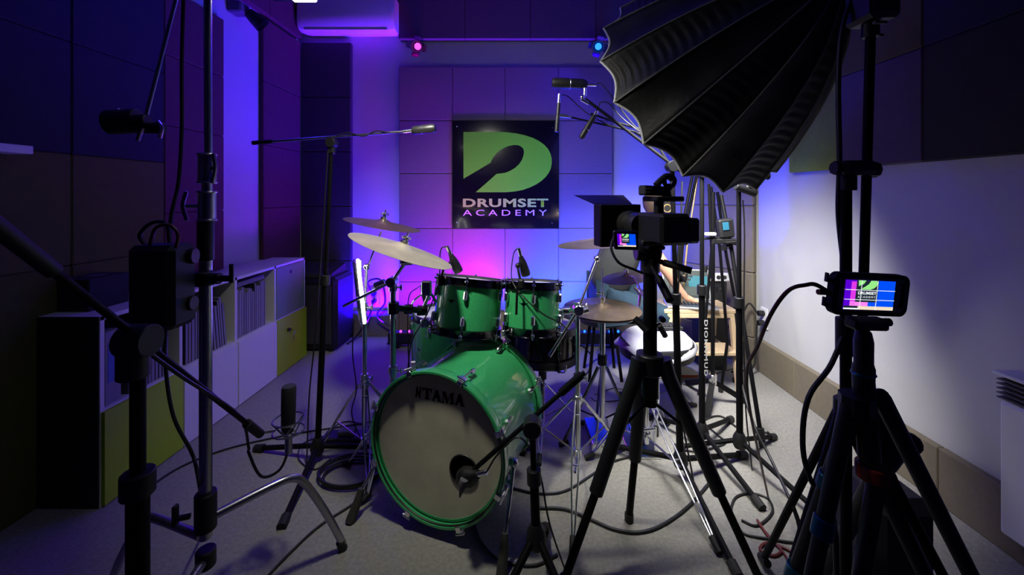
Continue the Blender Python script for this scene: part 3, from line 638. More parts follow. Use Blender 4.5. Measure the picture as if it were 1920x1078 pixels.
# right boom stand with tall diagonal chrome arm
X3, Y3 = at(1083, 575, 1.90).x, 1.90
s3 = chrome_stand('cymbal_stand', 'chrome boom stand with long diagonal arm beside the snare', X3, Y3, .8, .34, [(X3-.08, 1.47), (X3-.27, 2.02), (X3+.25, 2.05)], [(.44, .0135), (.78, .011)])
jc = at(1084, 580, 1.88); mb = MB(); mb.tube(at(1030, 668, 1.84), jc, .0085); mb.tube(jc, at(1119, 487, 1.95), .0065); mb.cyl(jc, (0,1,0), .024, .055, 16); mb.cyl(jc+V((.02,0,-.01)), (1,0,.3), .015, .06, 12)
mb.ball(at(1119, 485, 1.95), .016); mb.tube(at(1119, 485, 1.95), at(1128, 462, 2.1), .005); mb.tube(at(1128, 462, 2.1), c3, .005)
mb.build('boom_arm', M_['chrome'], s3)
wing(MB(), c3+a3*.03, a3).build('wing_nut', M_['chrome'], s3)
mb = MB(); pt = at(1062, 583, 1.92); mb.tube(pt, jc, .010); mb.cyl(pt, (1,0,0), .02, .04); mb.path([pt, at(1052, 600, 1.95), at(1050, 625, 1.96)], .006); mb.box(at(1050, 590, 1.95), (.03, .03, .06), .006); mb.build('tom_arm', M_['chrome'], s3)
# stand for the splash
X4, Y4 = at(1212, 700, 2.03).x, 2.03
s4 = chrome_stand('cymbal_stand', 'chrome double braced stand behind the cinema camera tripod', X4, Y4, .8, .30, [(X4-.02+.10, 1.47), (X4-.30, 1.98), (X4+.20, 2.28)], [(.40, .0125), (.76, .010)])
mb = MB(); mb.tube((X4, Y4, .76), at(1190, 520, 2.2), .006); mb.tube(at(1190, 520, 2.2), c4+a4*.01, .005); wing(mb, c4+a4*.018, a4, .8); mb.path([at(1190, 540, 2.2), at(1200, 552, 2.18), at(1198, 575, 2.16)], .008); mb.build('boom_arm', M_['chrome'], s4)
# hi-hat stand
HX, HY_ = hx.x, hx.y
t = thing('hi_hat_stand', 'chrome hi-hat stand with footboard pedal under the hi-hat', 'hi-hat stand', (HX, HY_, 0), 'chrome hardware stands')
MB().tube((HX, HY_, .14), (HX, HY_, .68), .0145, n=14).build('tube', M_['chrome'], t)
MB().cyl((HX, HY_, .675), (0,0,1), .024, .05, 16).build('seat_cup', M_['black'], t)
mb = MB(); mb.tube((HX, HY_, .66), (HX, HY_, .93), .0035, n=8); mb.cyl((HX, HY_, .765), (0,0,1), .014, .03, 12); mb.cyl((HX, HY_, .80), (0,0,1), .008, .025, 10); mb.tube((HX, HY_, .80), (HX-.03, HY_, .80), .005, n=8); mb.build('pull_rod', M_['chrome'], t)
MB().cyl((HX, HY_, .46), (0,0,1), .024, .05).build('collar', M_['black'], t)
foot_tripod(t, HX, HY_, .42, .16, [(HX-.20, HY_+.02), (HX+.20, HY_+.03), (HX+.02, HY_+.26)], M_['greylac'], double=False, r=.0085)
mb = MB(); mb.hull([(HX-.05, HY_-.02, .03), (HX+.05, HY_-.02, .03), (HX-.05, HY_+.26, .012), (HX+.05, HY_+.26, .012), (HX-.05, HY_-.02, .04), (HX+.05, HY_-.02, .04), (HX-.05, HY_+.26, .02), (HX+.05, HY_+.26, .02)]); mb.build('footboard', M_['bluegloss'], t)
mb = MB(); mb.bb((HX-.06, HY_-.05, .0), (HX+.06, HY_-.02, .06), .004); mb.tube((HX-.04, HY_-.03, .05), (HX-.02, HY_, .16), .006); mb.tube((HX+.04, HY_-.03, .05), (HX+.02, HY_, .16), .006); mb.build('frame', M_['chrome'], t)
# bass pedal behind the bass drum
t = thing('bass_pedal', 'bass drum foot pedal with blue plate behind the bass drum', 'pedal', (.10, 2.05, 0))
px_, py_ = .02, 2.05
mb = MB(); mb.hull([(px_-.05, py_, .05), (px_+.05, py_, .05), (px_-.05, py_+.3, .015), (px_+.05, py_+.3, .015), (px_-.05, py_, .06), (px_+.05, py_, .06), (px_-.05, py_+.3, .022), (px_+.05, py_+.3, .022)]); mb.build('footboard', M_['bluegloss'], t)
mb = MB(); mb.bb((px_-.07, py_-.03, 0), (px_+.07, py_+.31, .012), .002); mb.tube((px_-.06, py_-.01, 0), (px_-.06, py_-.01, .24), .008); mb.tube((px_+.06, py_-.01, 0), (px_+.06, py_-.01, .24), .008); mb.tube((px_-.06, py_-.01, .23), (px_+.06, py_-.01, .23), .007); mb.build('frame', M_['chrome'], t)
mb = MB(); mb.tube((px_, py_-.01, .23), (px_-.02, py_+.04, .36), .004); mb.build('beater', M_['chrome'], t)
# a second black footboard between hi-hat and stand
t = thing('bass_pedal', 'second blue pedal plate right of the hi-hat footboard', 'pedal', (.62, 2.1, 0))
mb = MB(); mb.hull([(.57, 2.02, .06), (.66, 2.05, .06), (.62, 2.30, .015), (.70, 2.3, .015), (.57, 2.02, .07), (.66, 2.05, .07), (.62, 2.3, .022), (.70, 2.3, .022)]); mb.build('footboard', M_['bluegloss'], t)
mb = MB(); mb.bb((.55, 1.98, 0), (.70, 2.32, .012), .003); mb.tube((.56, 2.0, 0), (.56, 2.0, .14), .008); mb.tube((.68, 2.02, 0), (.68, 2.02, .14), .008); mb.tube((.56, 2.0, .13), (.68, 2.02, .13), .008); mb.build('frame', M_['chrome'], t)
# snare stand
SX, SYY = .125, 2.185
t = thing('snare_stand', 'chrome snare stand with basket arms under the black snare', 'snare stand', (SX, SYY, 0), 'chrome hardware stands')
MB().tube((SX, SYY, .08), (SX, SYY, .36), .012).build('tube', M_['greylac'], t)
for k in range(3):
    a = -PI/2+.5+k*2*PI/3; e = V((math.cos(a), math.sin(a), 0)); MB().path([V((SX, SYY, .35)), V((SX, SYY, .36))+e*.06+V((0,0,.02)), V((SX, SYY, .41))+e*.18, V((SX, SYY, .43))+e*.215, V((SX, SYY, .46))+e*.215], .006).build('basket_arm', M_['chrome'], t)
MB().cyl((SX, SYY, .33), (0,0,1), .022, .05).build('collar', M_['black'], t)
foot_tripod(t, SX, SYY, .27, .10, tri(SX, SYY, .24, .4), M_['chrome'])
# drum throne
TX, TY = .82, 2.42
t = thing('drum_throne', 'round black drum throne with white cloth draped on its seat', 'stool', (TX, TY, 0))
MB().lathe([(0, .33), (.17, .335), (.215, .355), (.225, .40), (.21, .435), (.15, .447), (0, .45)], (TX, TY, 0), n=40).build('seat', M_['black'], t)
MB().tube((TX, TY, .10), (TX, TY, .335), .013).build('post', M_['chrome'], t)
foot_tripod(t, TX, TY, .26, .10, tri(TX, TY, .25, .2), M_['chrome'])
mb = MB(); vs = []; fs = []; n = 28; m_ = 8; random.seed(3)
for i in range(m_+1):
    for j in range(n):
        a = 2*PI*j/n; rr = (.238+.012*math.sin(3*a+1)+.008*math.sin(5*a))*i/m_; z = .456 - (.0 if i < m_-1 else .03*(i-m_+2)+.012*math.sin(3*a)) + .004*math.sin(4*a)*i/m_
        vs.append((TX+rr*math.cos(a), TY+rr*math.sin(a), z))
for i in range(m_):
    for j in range(n): fs.append((i*n+j, i*n+(j+1) % n, (i+1)*n+(j+1) % n, (i+1)*n+j))
cl = MB().add(vs, fs); cl = solo(cl, 'seat_cloth', M_['paper'], 'white cloth lying over the round drum throne seat', 'cloth'); mo = cl.modifiers.new('th', 'SOLIDIFY'); mo.thickness = .004; mo.offset = 1
t = thing('remote_keypad', 'black keypad lying on the white cloth of the throne', 'keypad', (.93, 2.5, .46))
MB().box((.93, 2.53, .478), (.16, .10, .018), .004).build('body', M_['black'], t)
mb = MB()
for i in range(6):
    for j in range(3): mb.box((.872+.023*i, 2.505+.026*j, .489), (.018, .02, .006), .002)
mb.build('keys', M_['bookdark'], t)
# drum clip microphones
def clipmic(label, clamp, neck, head, dirn, cablepts):
    t = thing('drum_microphone', label, 'microphone', clamp, 'clip-on tom microphones'); dv = V(dirn).normalized()
    mb = MB(); mb.box(clamp, (.03, .03, .045), .008); mb.path([clamp, neck, head-dv*.01], .006, 10); mb.ball(neck, .013); mb.build('clip_arm', M_['black'], t)
    MB().lathe([(0, -.045), (.010, -.045), (.013, -.03), (.017, -.02), (.021, .01), (.023, .045), (.021, .052), (0, .055)], head, dv, 20).build('body', M_['black'], t)
    MB().lathe([(0, -.085), (.009, -.085), (.010, -.05), (.009, -.045)], head, dv, 14).build('connector', M_['chrome'], t)
    MB().path([head-dv*.08]+cablepts, .0032, 6).build('cable', M_['cable'], t)
m1 = at(852, 492, 1.93); clipmic('black clip microphone bent over the larger rack tom', at(826, 527, 1.87), at(834, 500, 1.88), m1, (.30, .15, -.72), [at(838, 462, 1.92), at(826, 470, 1.92), at(824, 520, 1.90), at(818, 545, 1.86), at(800, 590, 1.85), at(772, 640, 1.9), at(765, 690, 1.98)])
m2 = at(981, 497, 1.90); clipmic('black clip microphone bent over the smaller rack tom', at(977, 532, 1.84), at(971, 498, 1.86), m2, (.20, .12, -.75), [at(969, 467, 1.9), at(962, 480, 1.9), at(960, 525, 1.86), at(985, 560, 1.80), at(1020, 590, 1.78), at(1050, 605, 1.80), at(1066, 620, 1.86)])
solo(MB().tube(at(970, 535, 1.80), at(968, 590, 1.77), .0055), 'mic_clip_rod', M_['bmetal'], 'short black rod hanging in front of the smaller rack tom', 'rod')
t = thing('drum_microphone', 'black clip microphone on the floor tom rim beside the left rack tom', 'microphone', at(785, 560, 2.1), 'clip-on tom microphones')
MB().lathe([(0, -.045), (.010, -.045), (.017, -.02), (.022, .045), (0, .055)], at(796, 548, 2.12), (.2, .2, -.8), 18).build('body', M_['black'], t); mb = MB(); mb.path([at(780, 600, 2.13), at(772, 570, 2.1), at(796, 548, 2.12)], .005); mb.build('clip_arm', M_['chrome'], t)
MB().path([at(800, 530, 2.12), at(782, 540, 2.1), at(766, 560, 2.05), at(765, 640, 2.0), at(768, 700, 2.0)], .003, 6).build('cable', M_['cable'], t)
# ---------------------------------------------------------------- microphone stands
def micstand(label, base, top, feet, hubz=.10, r=.010, m=None, legr=.010, group='black microphone stands', name='microphone_stand', feetz=.012):
    m = m or M_['bmetal']; b, tp = V(base), V(top); t = thing(name, label, 'microphone stand', (b.x, b.y, 0), group); h = V((b.x, b.y, hubz))
    mid = h.lerp(tp, .55); MB().tube(h, mid, r*1.25, n=12).build('lower_tube', m, t); MB().tube(mid, tp, r*.85, n=12).build('upper_tube', m, t)
    MB().cyl(mid, tp-h, r*1.9, .05, 14).build('clutch', M_['black'], t)
    d = (tp-h).normalized(); MB().lathe([(0, -.03), (.026, -.03), (.034, -.01), (.03, .02), (.018, .045), (0, .045)], h, d, 18).build('hub', M_['black'], t)
    for f in feet:
        f = V((f[0], f[1], feetz)); e = (f-h); e.z = 0; e.normalize(); q = h+e*.025
        l_ = MB().tube(q, f, legr, n=10).build('leg', m, t); MB().path([f-(f-q).normalized()*.045, f+(f-q).normalized()*.004], legr*1.5, 10, 0).build('rubber_foot', M_['rubber'], l_)
    return t
def mic(name, label, c, dv, prof, m, group=None, cab=None, ring=True, capm='steel'):
    t = thing(name, label, 'microphone', c, group); dv = V(dv).normalized(); MB().lathe(prof, c, dv, 24).build('body', m, t)
    if ring: z = prof[len(prof)//2]; MB().torus(V(c)+dv*z[1], dv, z[0], .0022, 24, 6).build('ring', M_[capm], t)
    z0 = prof[0][1]; MB().cyl(V(c)+dv*(z0-.02), dv, .010, .045, 14).build('connector', M_['chrome'], t)
    if cab: MB().path([V(c)+dv*(z0-.04)]+[V(p) for p in cab], .0032, 6).build('cable', M_['cable'], t)
    return t
# left boom stand in front of the amplifier
BX = V((-.985, 1.965, 0)); TP = at(622, 268, 1.95)
ms = micstand('tall black microphone stand left of the kit with level boom', BX, TP, [fl(528, 990)[:2], (-1.34, 2.05), (-.60, 2.06)], .075, .0115, legr=.0125)
e0, e1 = at(474, 268, 1.97), at(766, 246, 1.93); mb = MB(); mb.tube(e0, e1, .0062); mb.build('boom', M_['steel'], ms)
MB().tube(e0, e0.lerp(e1, .13), .0105).build('counterweight', M_['black'], ms); mb = MB(); mb.cyl(TP, (0,1,0), .024, .045, 16); mb.box(TP+V((0,0,-.03)), (.03, .03, .05), .006); mb.build('swivel', M_['black'], ms)
mb = MB(); mb.path([e0.lerp(e1, .55)+V((0,-.008,.006)), e0.lerp(e1, .63)+V((0,-.010,.012)), e0.lerp(e1, .72)+V((0,-.009,-.010)), e0.lerp(e1, .8)+V((0,-.01,.012)), e0.lerp(e1, .9)+V((0,-.01,-.004)), e1+V((.01,0,0))], .003, 6)
solo(mb, 'microphone_cable', M_['cable'], 'thin cable wound along the level left boom', 'cable')
condp = [(0, -.045), (.015, -.045), (.021, -.035), (.0215, .0), (.0215, .002), (.0225, .02), (.023, .055), (.018, .068), (0, .072)]
mic('condenser_microphone', 'grey condenser microphone at the end of the level left boom', at(790, 243, 1.93), (1, -.05, .1), condp, M_['micgrey'], 'condenser microphones')
# overhead mics by the softbox
P1b = V((.735, 1.84, 0)); P1t = at(1260, 312, 1.84)
ms = micstand('black boom stand holding the overhead microphones behind the softbox', P1b, P1t, [(.74, 1.36), (1.12, 2.0), (.40, 2.10)], .09, .0125, legr=.0125)
o1 = at(1098, 186, 1.90); mb = MB(); mb.tube(P1t+V((.05,0,-.03)), o1, .0075); mb.cyl(P1t, (0,1,0), .026, .05); mb.build('boom', M_['bmetal'], ms)
mic('condenser_microphone', 'large black condenser microphone lying level over the hi-hat side', at(1068, 157, 1.90), (-1, -.05, .02), [(0, -.085), (.012, -.085), (.022, -.075), (.0255, -.06), (.0255, -.001), (.0265, .0), (.0265, .07), (.022, .083), (0, .086)], M_['black'], 'condenser microphones', [at(1128, 158, 1.9), at(1150, 185, 1.9), at(1180, 225, 1.9), at(1215, 262, 1.88)])
mb = MB(); mb.cyl(at(1097, 172, 1.9), (0,0,1), .010, .035); mb.ball(at(1092, 183, 1.9), .014); mb.cyl(at(1097, 190, 1.9), (1,0,-.5), .010, .04); solo(mb, 'shock_mount', M_['chrome'], 'chrome swivel mount under the large overhead microphone', 'microphone mount')
P2b = V((.93, 2.05, 0)); P2t = at(1316, 325, 2.03)
ms2 = micstand('black stand with vertical white lettering in front of the step stool', P2b, P2t, [(1.22, 2.32), (.74, 2.36), (1.0, 1.66)], .10, .0125, legr=.012)
textmesh('DIOKNMUD', at(1320.5, 600, 2.015), (0, 0, -1), (1, 0, 0), .28, .018, M_['lettering'], 'lettering', ms2, bold=.02, sp=1.2, raise_=.0)
o2 = at(1062, 218, 1.98); mb = MB(); mb.tube(P2t+V((0,0,.0)), at(1190, 247, 1.98), .007); mb.tube(at(1190, 247, 1.98), o2, .005); mb.cyl(P2t, (0,1,0), .024, .05); mb.build('boom', M_['bmetal'], ms2)
pen = [(0, -.06), (.009, -.06), (.0095, -.02), (.0095, .0), (.0105, .02), (.0105, .085), (0, .088)]
mic('pencil_microphone', 'slim upright pencil microphone hanging left of the overhead group', at(1046, 215, 1.98), (-.08, 0, -1), pen, M_['micgrey'], 'pencil microphones', [at(1050, 178, 1.98), at(1066, 182, 1.98), at(1100, 212, 1.98), at(1145, 236, 1.98), at(1200, 250, 1.98)])
mb = MB(); mb.cyl(at(1056, 217, 1.98), (1,0,-.1), .009, .04); mb.cyl(at(1066, 219, 1.98), (1,0,-.1), .006, .03); solo(mb, 'microphone_clip', M_['steel'], 'steel clip holding the slim upright pencil microphone', 'microphone mount')
mic('pencil_microphone', 'short dark microphone slanting down in the overhead group', at(1103, 236, 1.94), (-.5, 0, -.85), [(0, -.06), (.010, -.06), (.013, -.04), (.0135, .0), (.014, .02), (.014, .06), (.009, .072), (0, .074)], M_['black'], 'pencil microphones', [at(1126, 192, 1.94), at(1142, 194, 1.94), at(1165, 220, 1.94), at(1200, 248, 1.93)])
solo(MB().path([at(1108, 213, 1.94), at(1150, 228, 1.94), at(1215, 250, 1.94), at(1250, 300, 1.92)], .006), 'microphone_boom', M_['bmetal'], 'lower black boom arm running from overhead microphones behind the softbox', 'boom')
# kick microphone
KB = V((.055, 1.33, 0)); KT = at(998, 800, 1.34)
ms = micstand('short black stand reaching into the bass drum port', KB, KT, [(-.11, 1.16), (.20, 1.10), (.10, 1.56)], .17, .0125, legr=.013)
k0, k1 = at(1096, 698, 1.42), at(889, 880, 1.425); mb = MB(); mb.tube(k0, k1, .0085); mb.cyl(k0.lerp(k1, .12), k1-k0, .014, .10); mb.cyl(k0.lerp(k1, .72), k1-k0, .013, .02); mb.build('boom', M_['bmetal'], ms)
mb = MB(); mb.cyl(KT, (.1, 1, 0), .030, .05); mb.tube(KT, k0.lerp(k1, .5), .014); mb.build('swivel', M_['black'], ms)
kt = mic('kick_microphone', 'black egg shaped kick microphone at the bass drum port hole', at(878, 893, 1.43), (-.55, .35, -.35), [(0, -.05), (.014, -.05), (.018, -.03), (.030, -.01), (.034, .015), (.028, .035), (.012, .05), (0, .053)], M_['black'], None, [at(915, 880, 1.38), at(935, 850, 1.38), at(975, 820, 1.36), at(1010, 880, 1.36), at(1030, 980, 1.3), fl(1060, 1070)], ring=False)
MB().lathe([(0, -.02), (.014, -.018), (.016, 0), (.009, .02), (.003, .045), (0, .05)], at(868, 908, 1.40), (-.25, 0, -1), 16).build('tip', M_['bookgrey'], kt)
# near boom stand at left with a tube microphone
NB = V((-.815, .86, 0)); NT = V((-.815, .86, 1.0))
ms = micstand('tall black boom stand close to the camera at left', NB, NT, [(-.62, .66), (-1.05, .72), (-.78, 1.2)], .30, .016, legr=.014)
n0, n1 = V((-.79, .60, 1.262)), at(486, 812, 1.38); mb = MB(); mb.tube(n0, n1, .0075); mb.build('boom', M_['bmetal'], ms)
MB().tube(n0-(n1-n0).normalized()*.03, n0.lerp(n1, .12), .013).build('counterweight', M_['black'], ms); MB().cyl(n1-(n1-n0).normalized()*.05, n1-n0, .014, .12).build('boom_grip', M_['rubber'], ms)
mb = MB(); mb.cyl(NT+V((0,0,-.01)), (1,0,0), .034, .06); mb.cyl(NT+V((-.01,0,-.05)), (0,0,1), .028, .08); mb.build('swivel', M_['black'], ms)
tc_ = at(541, 765, 1.42)
mic('tube_microphone', 'thick dark tube microphone standing upright in front of the cabinet', tc_, (.02, 0, 1), [(0, -.085), (.016, -.085), (.022, -.07), (.023, -.02), (.0235, 0), (.0235, .070), (.021, .078), (0, .08)], M_['bookdark'], None, None, ring=False)
mb = MB(); cc = tc_-V((0,0,.06))
for k in range(4):
    a = PI/4+k*PI/2; b = a+PI/4; p = cc+V((math.cos(a)*.05, math.sin(a)*.05, .02)); q = cc+V((math.cos(b)*.022, math.sin(b)*.022, -.03)); r_ = cc+V((math.cos(b+PI/4)*.05, math.sin(b+PI/4)*.05, .02)); mb.tube(p, q, .0022, n=6); mb.tube(q, r_, .0022, n=6)
mb.torus(cc+V((0,0,.02)), (0,0,1), .05, .003, 24, 6); mb.torus(cc+V((0,0,-.02)), (0,0,1), .05, .003, 24, 6); mb.tube(cc+V((-.05,0,-.02)), n1, .006); mb.cyl(tc_-V((0,0,.13)), (0,0,1), .012, .06)
solo(mb, 'shock_mount', M_['steel'], 'wire shock mount gripping the upright tube microphone', 'microphone mount')
solo(MB().path([n0.lerp(n1, .35)+V((.01,-.01,-.012)), n0.lerp(n1, .5)+V((.012,0,-.02)), n0.lerp(n1, .86)+V((0,-.01,.016)), n1+V((-.03,-.01,-.04)), at(467, 850, 1.36), at(490, 893, 1.38), at(525, 880, 1.40), at(543, 838, 1.42), tc_-V((0,0,.16))], .0045, 8), 'microphone_cable', M_['cable'], 'cable looping from the near boom down to the tube microphone', 'cable')
# ================================================================ C-STAND LEFT
CSX, CSY = -.935, 1.20
cs = thing('c_stand', 'steel C-stand with bent turtle legs at left front', 'light stand', (CSX, CSY, 0))
def cz(py): return CH+(HY-py)*CSY/F
MB().tube((CSX, CSY, .28), (CSX, CSY, cz(490)), .0165, n=16).build('lower_tube', M_['steel'], cs)
MB().tube((CSX+.004, CSY, cz(500)), (CSX+.004, CSY, cz(300)), .0135, n=16).build('middle_tube', M_['steel'], cs)
MB().tube((CSX+.008, CSY, cz(310)), (CSX+.004, CSY, 2.45), .0105, n=16).build('upper_tube', M_['steel'], cs)
for a, b, dx in ((290, 342, .03), (360, 412, -.05)):
    mb = MB(); mb.cyl((CSX+.004, CSY, (cz(a)+cz(b))/2), (0,0,1), .023, cz(a)-cz(b), 18); mb.torus((CSX+.004, CSY, cz(a)), (0,0,1), .022, .004, 20, 6); mb.torus((CSX+.004, CSY, cz(b)), (0,0,1), .022, .004, 20, 6)
    mb.tube((CSX, CSY, (cz(a)+cz(b))/2), (CSX+dx, CSY-.01, (cz(a)+cz(b))/2), .006); mb.path([(CSX+dx, CSY-.01, cz(a)+.002), (CSX+dx*1.2, CSY-.01, (cz(a)+cz(b))/2), (CSX+dx*.95, CSY-.01, cz(b)-.002)], .0055); mb.build('riser_clamp', M_['steel'], cs)
MB().cyl((CSX, CSY, cz(450)), (0,0,1), .0215, cz(412)-cz(488), 18).build('sleeve', M_['black'], cs)
mb = MB(); mb.cyl((CSX, CSY, .36), (0,0,1), .028, .11, 18); MB().cyl((CSX, CSY, .22), (0,0,1), .026, .05, 18).build('lower_collar', M_['black'], cs); mb.tube((CSX-.03, CSY-.02, .36), (CSX-.06, CSY-.03, .36), .008); mb.box((CSX-.065, CSY-.03, .37), (.012, .02, .06), .004); mb.build('leg_hub', M_['black'], cs)
def turtle(a, L, zt, m=None):
    e = V((math.cos(a), math.sin(a), 0)); b = V((CSX, CSY, 0))
    mb = MB(); mb.path([b+V((0,0,zt))+e*.02, b+e*L*.42+V((0,0,zt+.012)), b+e*L*.58+V((0,0,zt+.008)), b+e*L*.68+V((0,0,zt-.03)), b+e*L*.85+V((0,0,zt*.5)), b+e*L+V((0,0,.02))], .0125, 12)
    l_ = mb.build('leg', M_['steel'], cs); MB().path([b+e*L*.975+V((0,0,.035)), b+e*L*1.0+V((0,0,.004))], .0155, 12, 0).build('end_cap', M_['rubber'], l_)
turtle(.77, .40, .335); turtle(.77+2.1, .42, .28); turtle(-1.35, .42, .22)
# arm with grip head hanging
g0 = at(275, 214, 1.12); g1 = V((CSX+.02, CSY, 2.42)); g1 = at(340, -40, 1.16)
t = thing('grip_arm', 'thin steel arm with black grip heads hanging before the dark wall', 'grip arm', g0)
MB().tube(g0, g1, .0052).build('rod', M_['steel'], t)
mb = MB(); mb.cyl(at(265, 232, 1.12), (1, .3, .1), .026, .035, 18); mb.cyl(at(288, 240, 1.12), (1, .3, 0), .016, .05, 14); mb.cyl(at(232, 228, 1.12), (1, .2, .1), .034, .075, 18); mb.build('grip_head', M_['black'], t)
for P_ in ([at(296, 228, 1.12), at(303, 240, 1.11), at(300, 258, 1.12)], [at(268, 240, 1.1), at(262, 252, 1.1), at(258, 264, 1.1)], [at(196, 245, 1.12), at(206, 232, 1.12), at(212, 212, 1.12), at(224, 206, 1.12)]): MB().path(P_, .005).build('tightening_handle', M_['steel'], t)
# ballast box hung on the stand
t = thing('power_ballast', 'black lamp ballast box strapped to the C-stand', 'ballast box', at(305, 610, 1.10))
MB().box(at(305, 535, 1.10), (.125, .09, .225), .014).build('housing', M_['black'], t)
mb = MB(); mb.path([at(272, 460, 1.1), at(262, 440, 1.1), at(285, 418, 1.1), at(312, 420, 1.1), at(318, 455, 1.1)], .005); mb.build('handle', M_['black'], t)
MB().path([at(280, 462, 1.08), at(292, 428, 1.08), at(318, 422, 1.08), at(334, 440, 1.08), at(330, 465, 1.08)], .0045, 8).build('red_cord', M_['redbrown'], t)
mb = MB(); mb.cyl(at(348, 480, 1.12), (1,.2,0), .022, .05); mb.cyl(at(350, 568, 1.12), (1,.1,0), .02, .04); mb.build('connector', M_['black'], t)
mb = MB(); mb.tube(at(368, 522, 1.17), at(432, 522, 1.15), .009); mb.tube(at(434, 495, 1.15), at(434, 530, 1.15), .006); mb.cyl(at(400, 522, 1.16), (1,0,0), .016, .04); mb.cyl(at(383, 522, 1.18), (0,0,1), .026, .04)
solo(mb, 'super_clamp', M_['black'], 'black clamp with small upright pin gripping the C-stand', 'clamp')
solo(MB().path([at(345, -30, 1.15), at(341, 120, 1.15), at(341, 240, 1.15), at(335, 340, 1.14), at(322, 400, 1.12), at(318, 455, 1.10)], .005, 8), 'power_cable', M_['cable'], 'black cable hanging straight down to the ballast box', 'cable')
solo(MB().path([at(312, 600, 1.08), at(310, 680, 1.08), at(325, 780, 1.1), at(360, 850, 1.15), at(372, 900, 1.16), fl(385, 990)], .0045, 8), 'power_cable', M_['cable'], 'black cable curving down from the ballast box past the yellow door', 'cable')
# overhead lamp with arm from the C-stand
t = thing('studio_lamp', 'lit studio lamp hanging overhead in front of the drum kit', 'lamp', LAMP)
dl = V((.28, .52, -.80)).normalized(); Ml = frame(LAMP, dl)
MB(Ml).lathe([(0, -.16), (.05, -.16), (.055, -.05), (.10, .0), (.105, .022), (.098, .022), (.09, .005), (.0, .0)], n=32).build('housing', M_['black'], t)
MB(Ml).lathe([(0, .012), (.07, .010), (.088, .006), (.088, .003), (0, .003)], n=32).build('diffuser', M_['e_white'], t)
MB().tube((CSX+.004, CSY, 2.30), LAMP-dl*.15+V((0,0,.05)), .008).build('support_arm', M_['steel'], t)
lc = at(560, -14, 1.45); t2_ = thing('work_light', 'small lit black lamp peeking in at the top edge above the air conditioner', 'lamp', lc)
MB().box(lc+V((-.03,0,0)), (.17, .08, .035), .01).build('housing', M_['black'], t2_); MB().box(lc+V((.012, -.002, -.018)), (.085, .06, .010), .004).build('lit_lens', M_['e_white'], t2_); MB().tube((CSX+.004, CSY, 2.2), lc+V((-.05,0,.015)), .007).build('support_arm', M_['bmetal'], t2_)
MB().path([LAMP+V((-.1,0,0)), LAMP-dl*.15+V((-.05, 0, .08)), LAMP+V((.06,.08,.02))], .006).build('yoke', M_['steel'], t)
# ================================================================ SOFTBOX
SR = .50; kk = SR/.55
SC = V((.868*kk, 1.966*kk, CH+(1.818-CH)*kk)); sd = V((-.371, .846, -.384)).normalized(); ph0 = -1.429; al = -3.555; be = .394
su = (-sd).cross(V((0,0,1))).normalized(); sv = su.cross(-sd)
sb = thing('softbox', 'large black ribbed parabolic softbox seen from behind, white piping', 'softbox', SC)
NR = 16; DEP = .60
def sbp(t_, ang, inset=0, r_in=0):
    """t_: 0 at the rim, 1 at the apex"""
    r = (SR-r_in)*((1-t_)**.52) if t_ < 1 else 0
    r = max(r, .06); return SC+su*math.cos(ang)*r+sv*math.sin(ang)*r-sd*(DEP*t_)
for i in range(NR):
    a0 = ph0+2*PI*i/NR; a1_ = a0+2*PI/NR; vs = []; fs = []; nu, nv = 10, 100
    for v in range(nv+1):
        tt = v/nv
        for u in range(nu+1):
            f = u/nu; P = sbp(tt, a0).lerp(sbp(tt, a1_), f); mid = sbp(tt, (a0+a1_)/2)
            sag = math.sin(f*PI)*(.012+.014*(1-tt)); wr = (.0028*math.sin(tt*120+i+2*f) if i % 2 else .0015*math.sin(tt*30+i))*math.sin(f*PI)**.5
            ctr = SC-sd*(DEP*tt); inw = (ctr-P); inw = inw.normalized() if inw.length > 1e-6 else inw
            cut = sd*(-.018*math.sin(f*PI)*max(0, 1-tt*6))
            vs.append(P+inw*(sag+wr)+cut)
    for v in range(nv):
        for u in range(nu): q = v*(nu+1)+u; fs.append((q, q+1, q+nu+2, q+nu+1))
    g = MB().add(vs, fs).build('fabric_gore', M_['softfab'], sb, 60); mo = g.modifiers.new('t', 'SOLIDIFY'); mo.thickness = .003
    pp = [vs[u] for u in range(nu+1)]; MB().path(pp, .0045, 6, 0).build('rim_piping', M_['piping'], sb)
    MB().path([sbp(v/12, a0) - (SC-sd*(DEP*v/12)-sbp(v/12, a0)).normalized()*.002 for v in range(13)], .0032, 6, 0).build('rib', M_['ribm'], sb)
MB().lathe([(0, .0), (.085, .0), (.09, .02), (.09, .05), (.06, .07), (.05, .2), (0, .2)], SC-sd*(DEP-.02), -sd, 28).build('speed_ring', M_['black'], sb)
MB().lathe([(0, 0), (SR*.80, .0), (SR*.80, .004), (0, .004)], SC-sd*.10, sd, 32).build('diffuser', M_['paper'], sb)
# its stand: vertical pole at the right of the cluster
P4 = V((1.075, 1.965, 0)); P4t = at(1385, 350, 1.93)
ls = micstand('black light stand whose pole rises under the softbox', P4, P4t, [(.80, 2.06), (1.36, 2.15), (1.24, 1.42)], .10, .0125, legr=.011, name='light_stand', group='black light stands'); ls['category'] = 'light stand'
mb = MB(); mb.cyl(at(1398, 356, 1.90), (1, 0, -.35), .018, .10, 14); mb.cyl(at(1426, 328, 1.88), (1, 0, -.2), .016, .08, 14); mb.tube(at(1398, 356, 1.90), at(1426, 328, 1.88), .012); mb.build('tilt_head', M_['black'], ls)
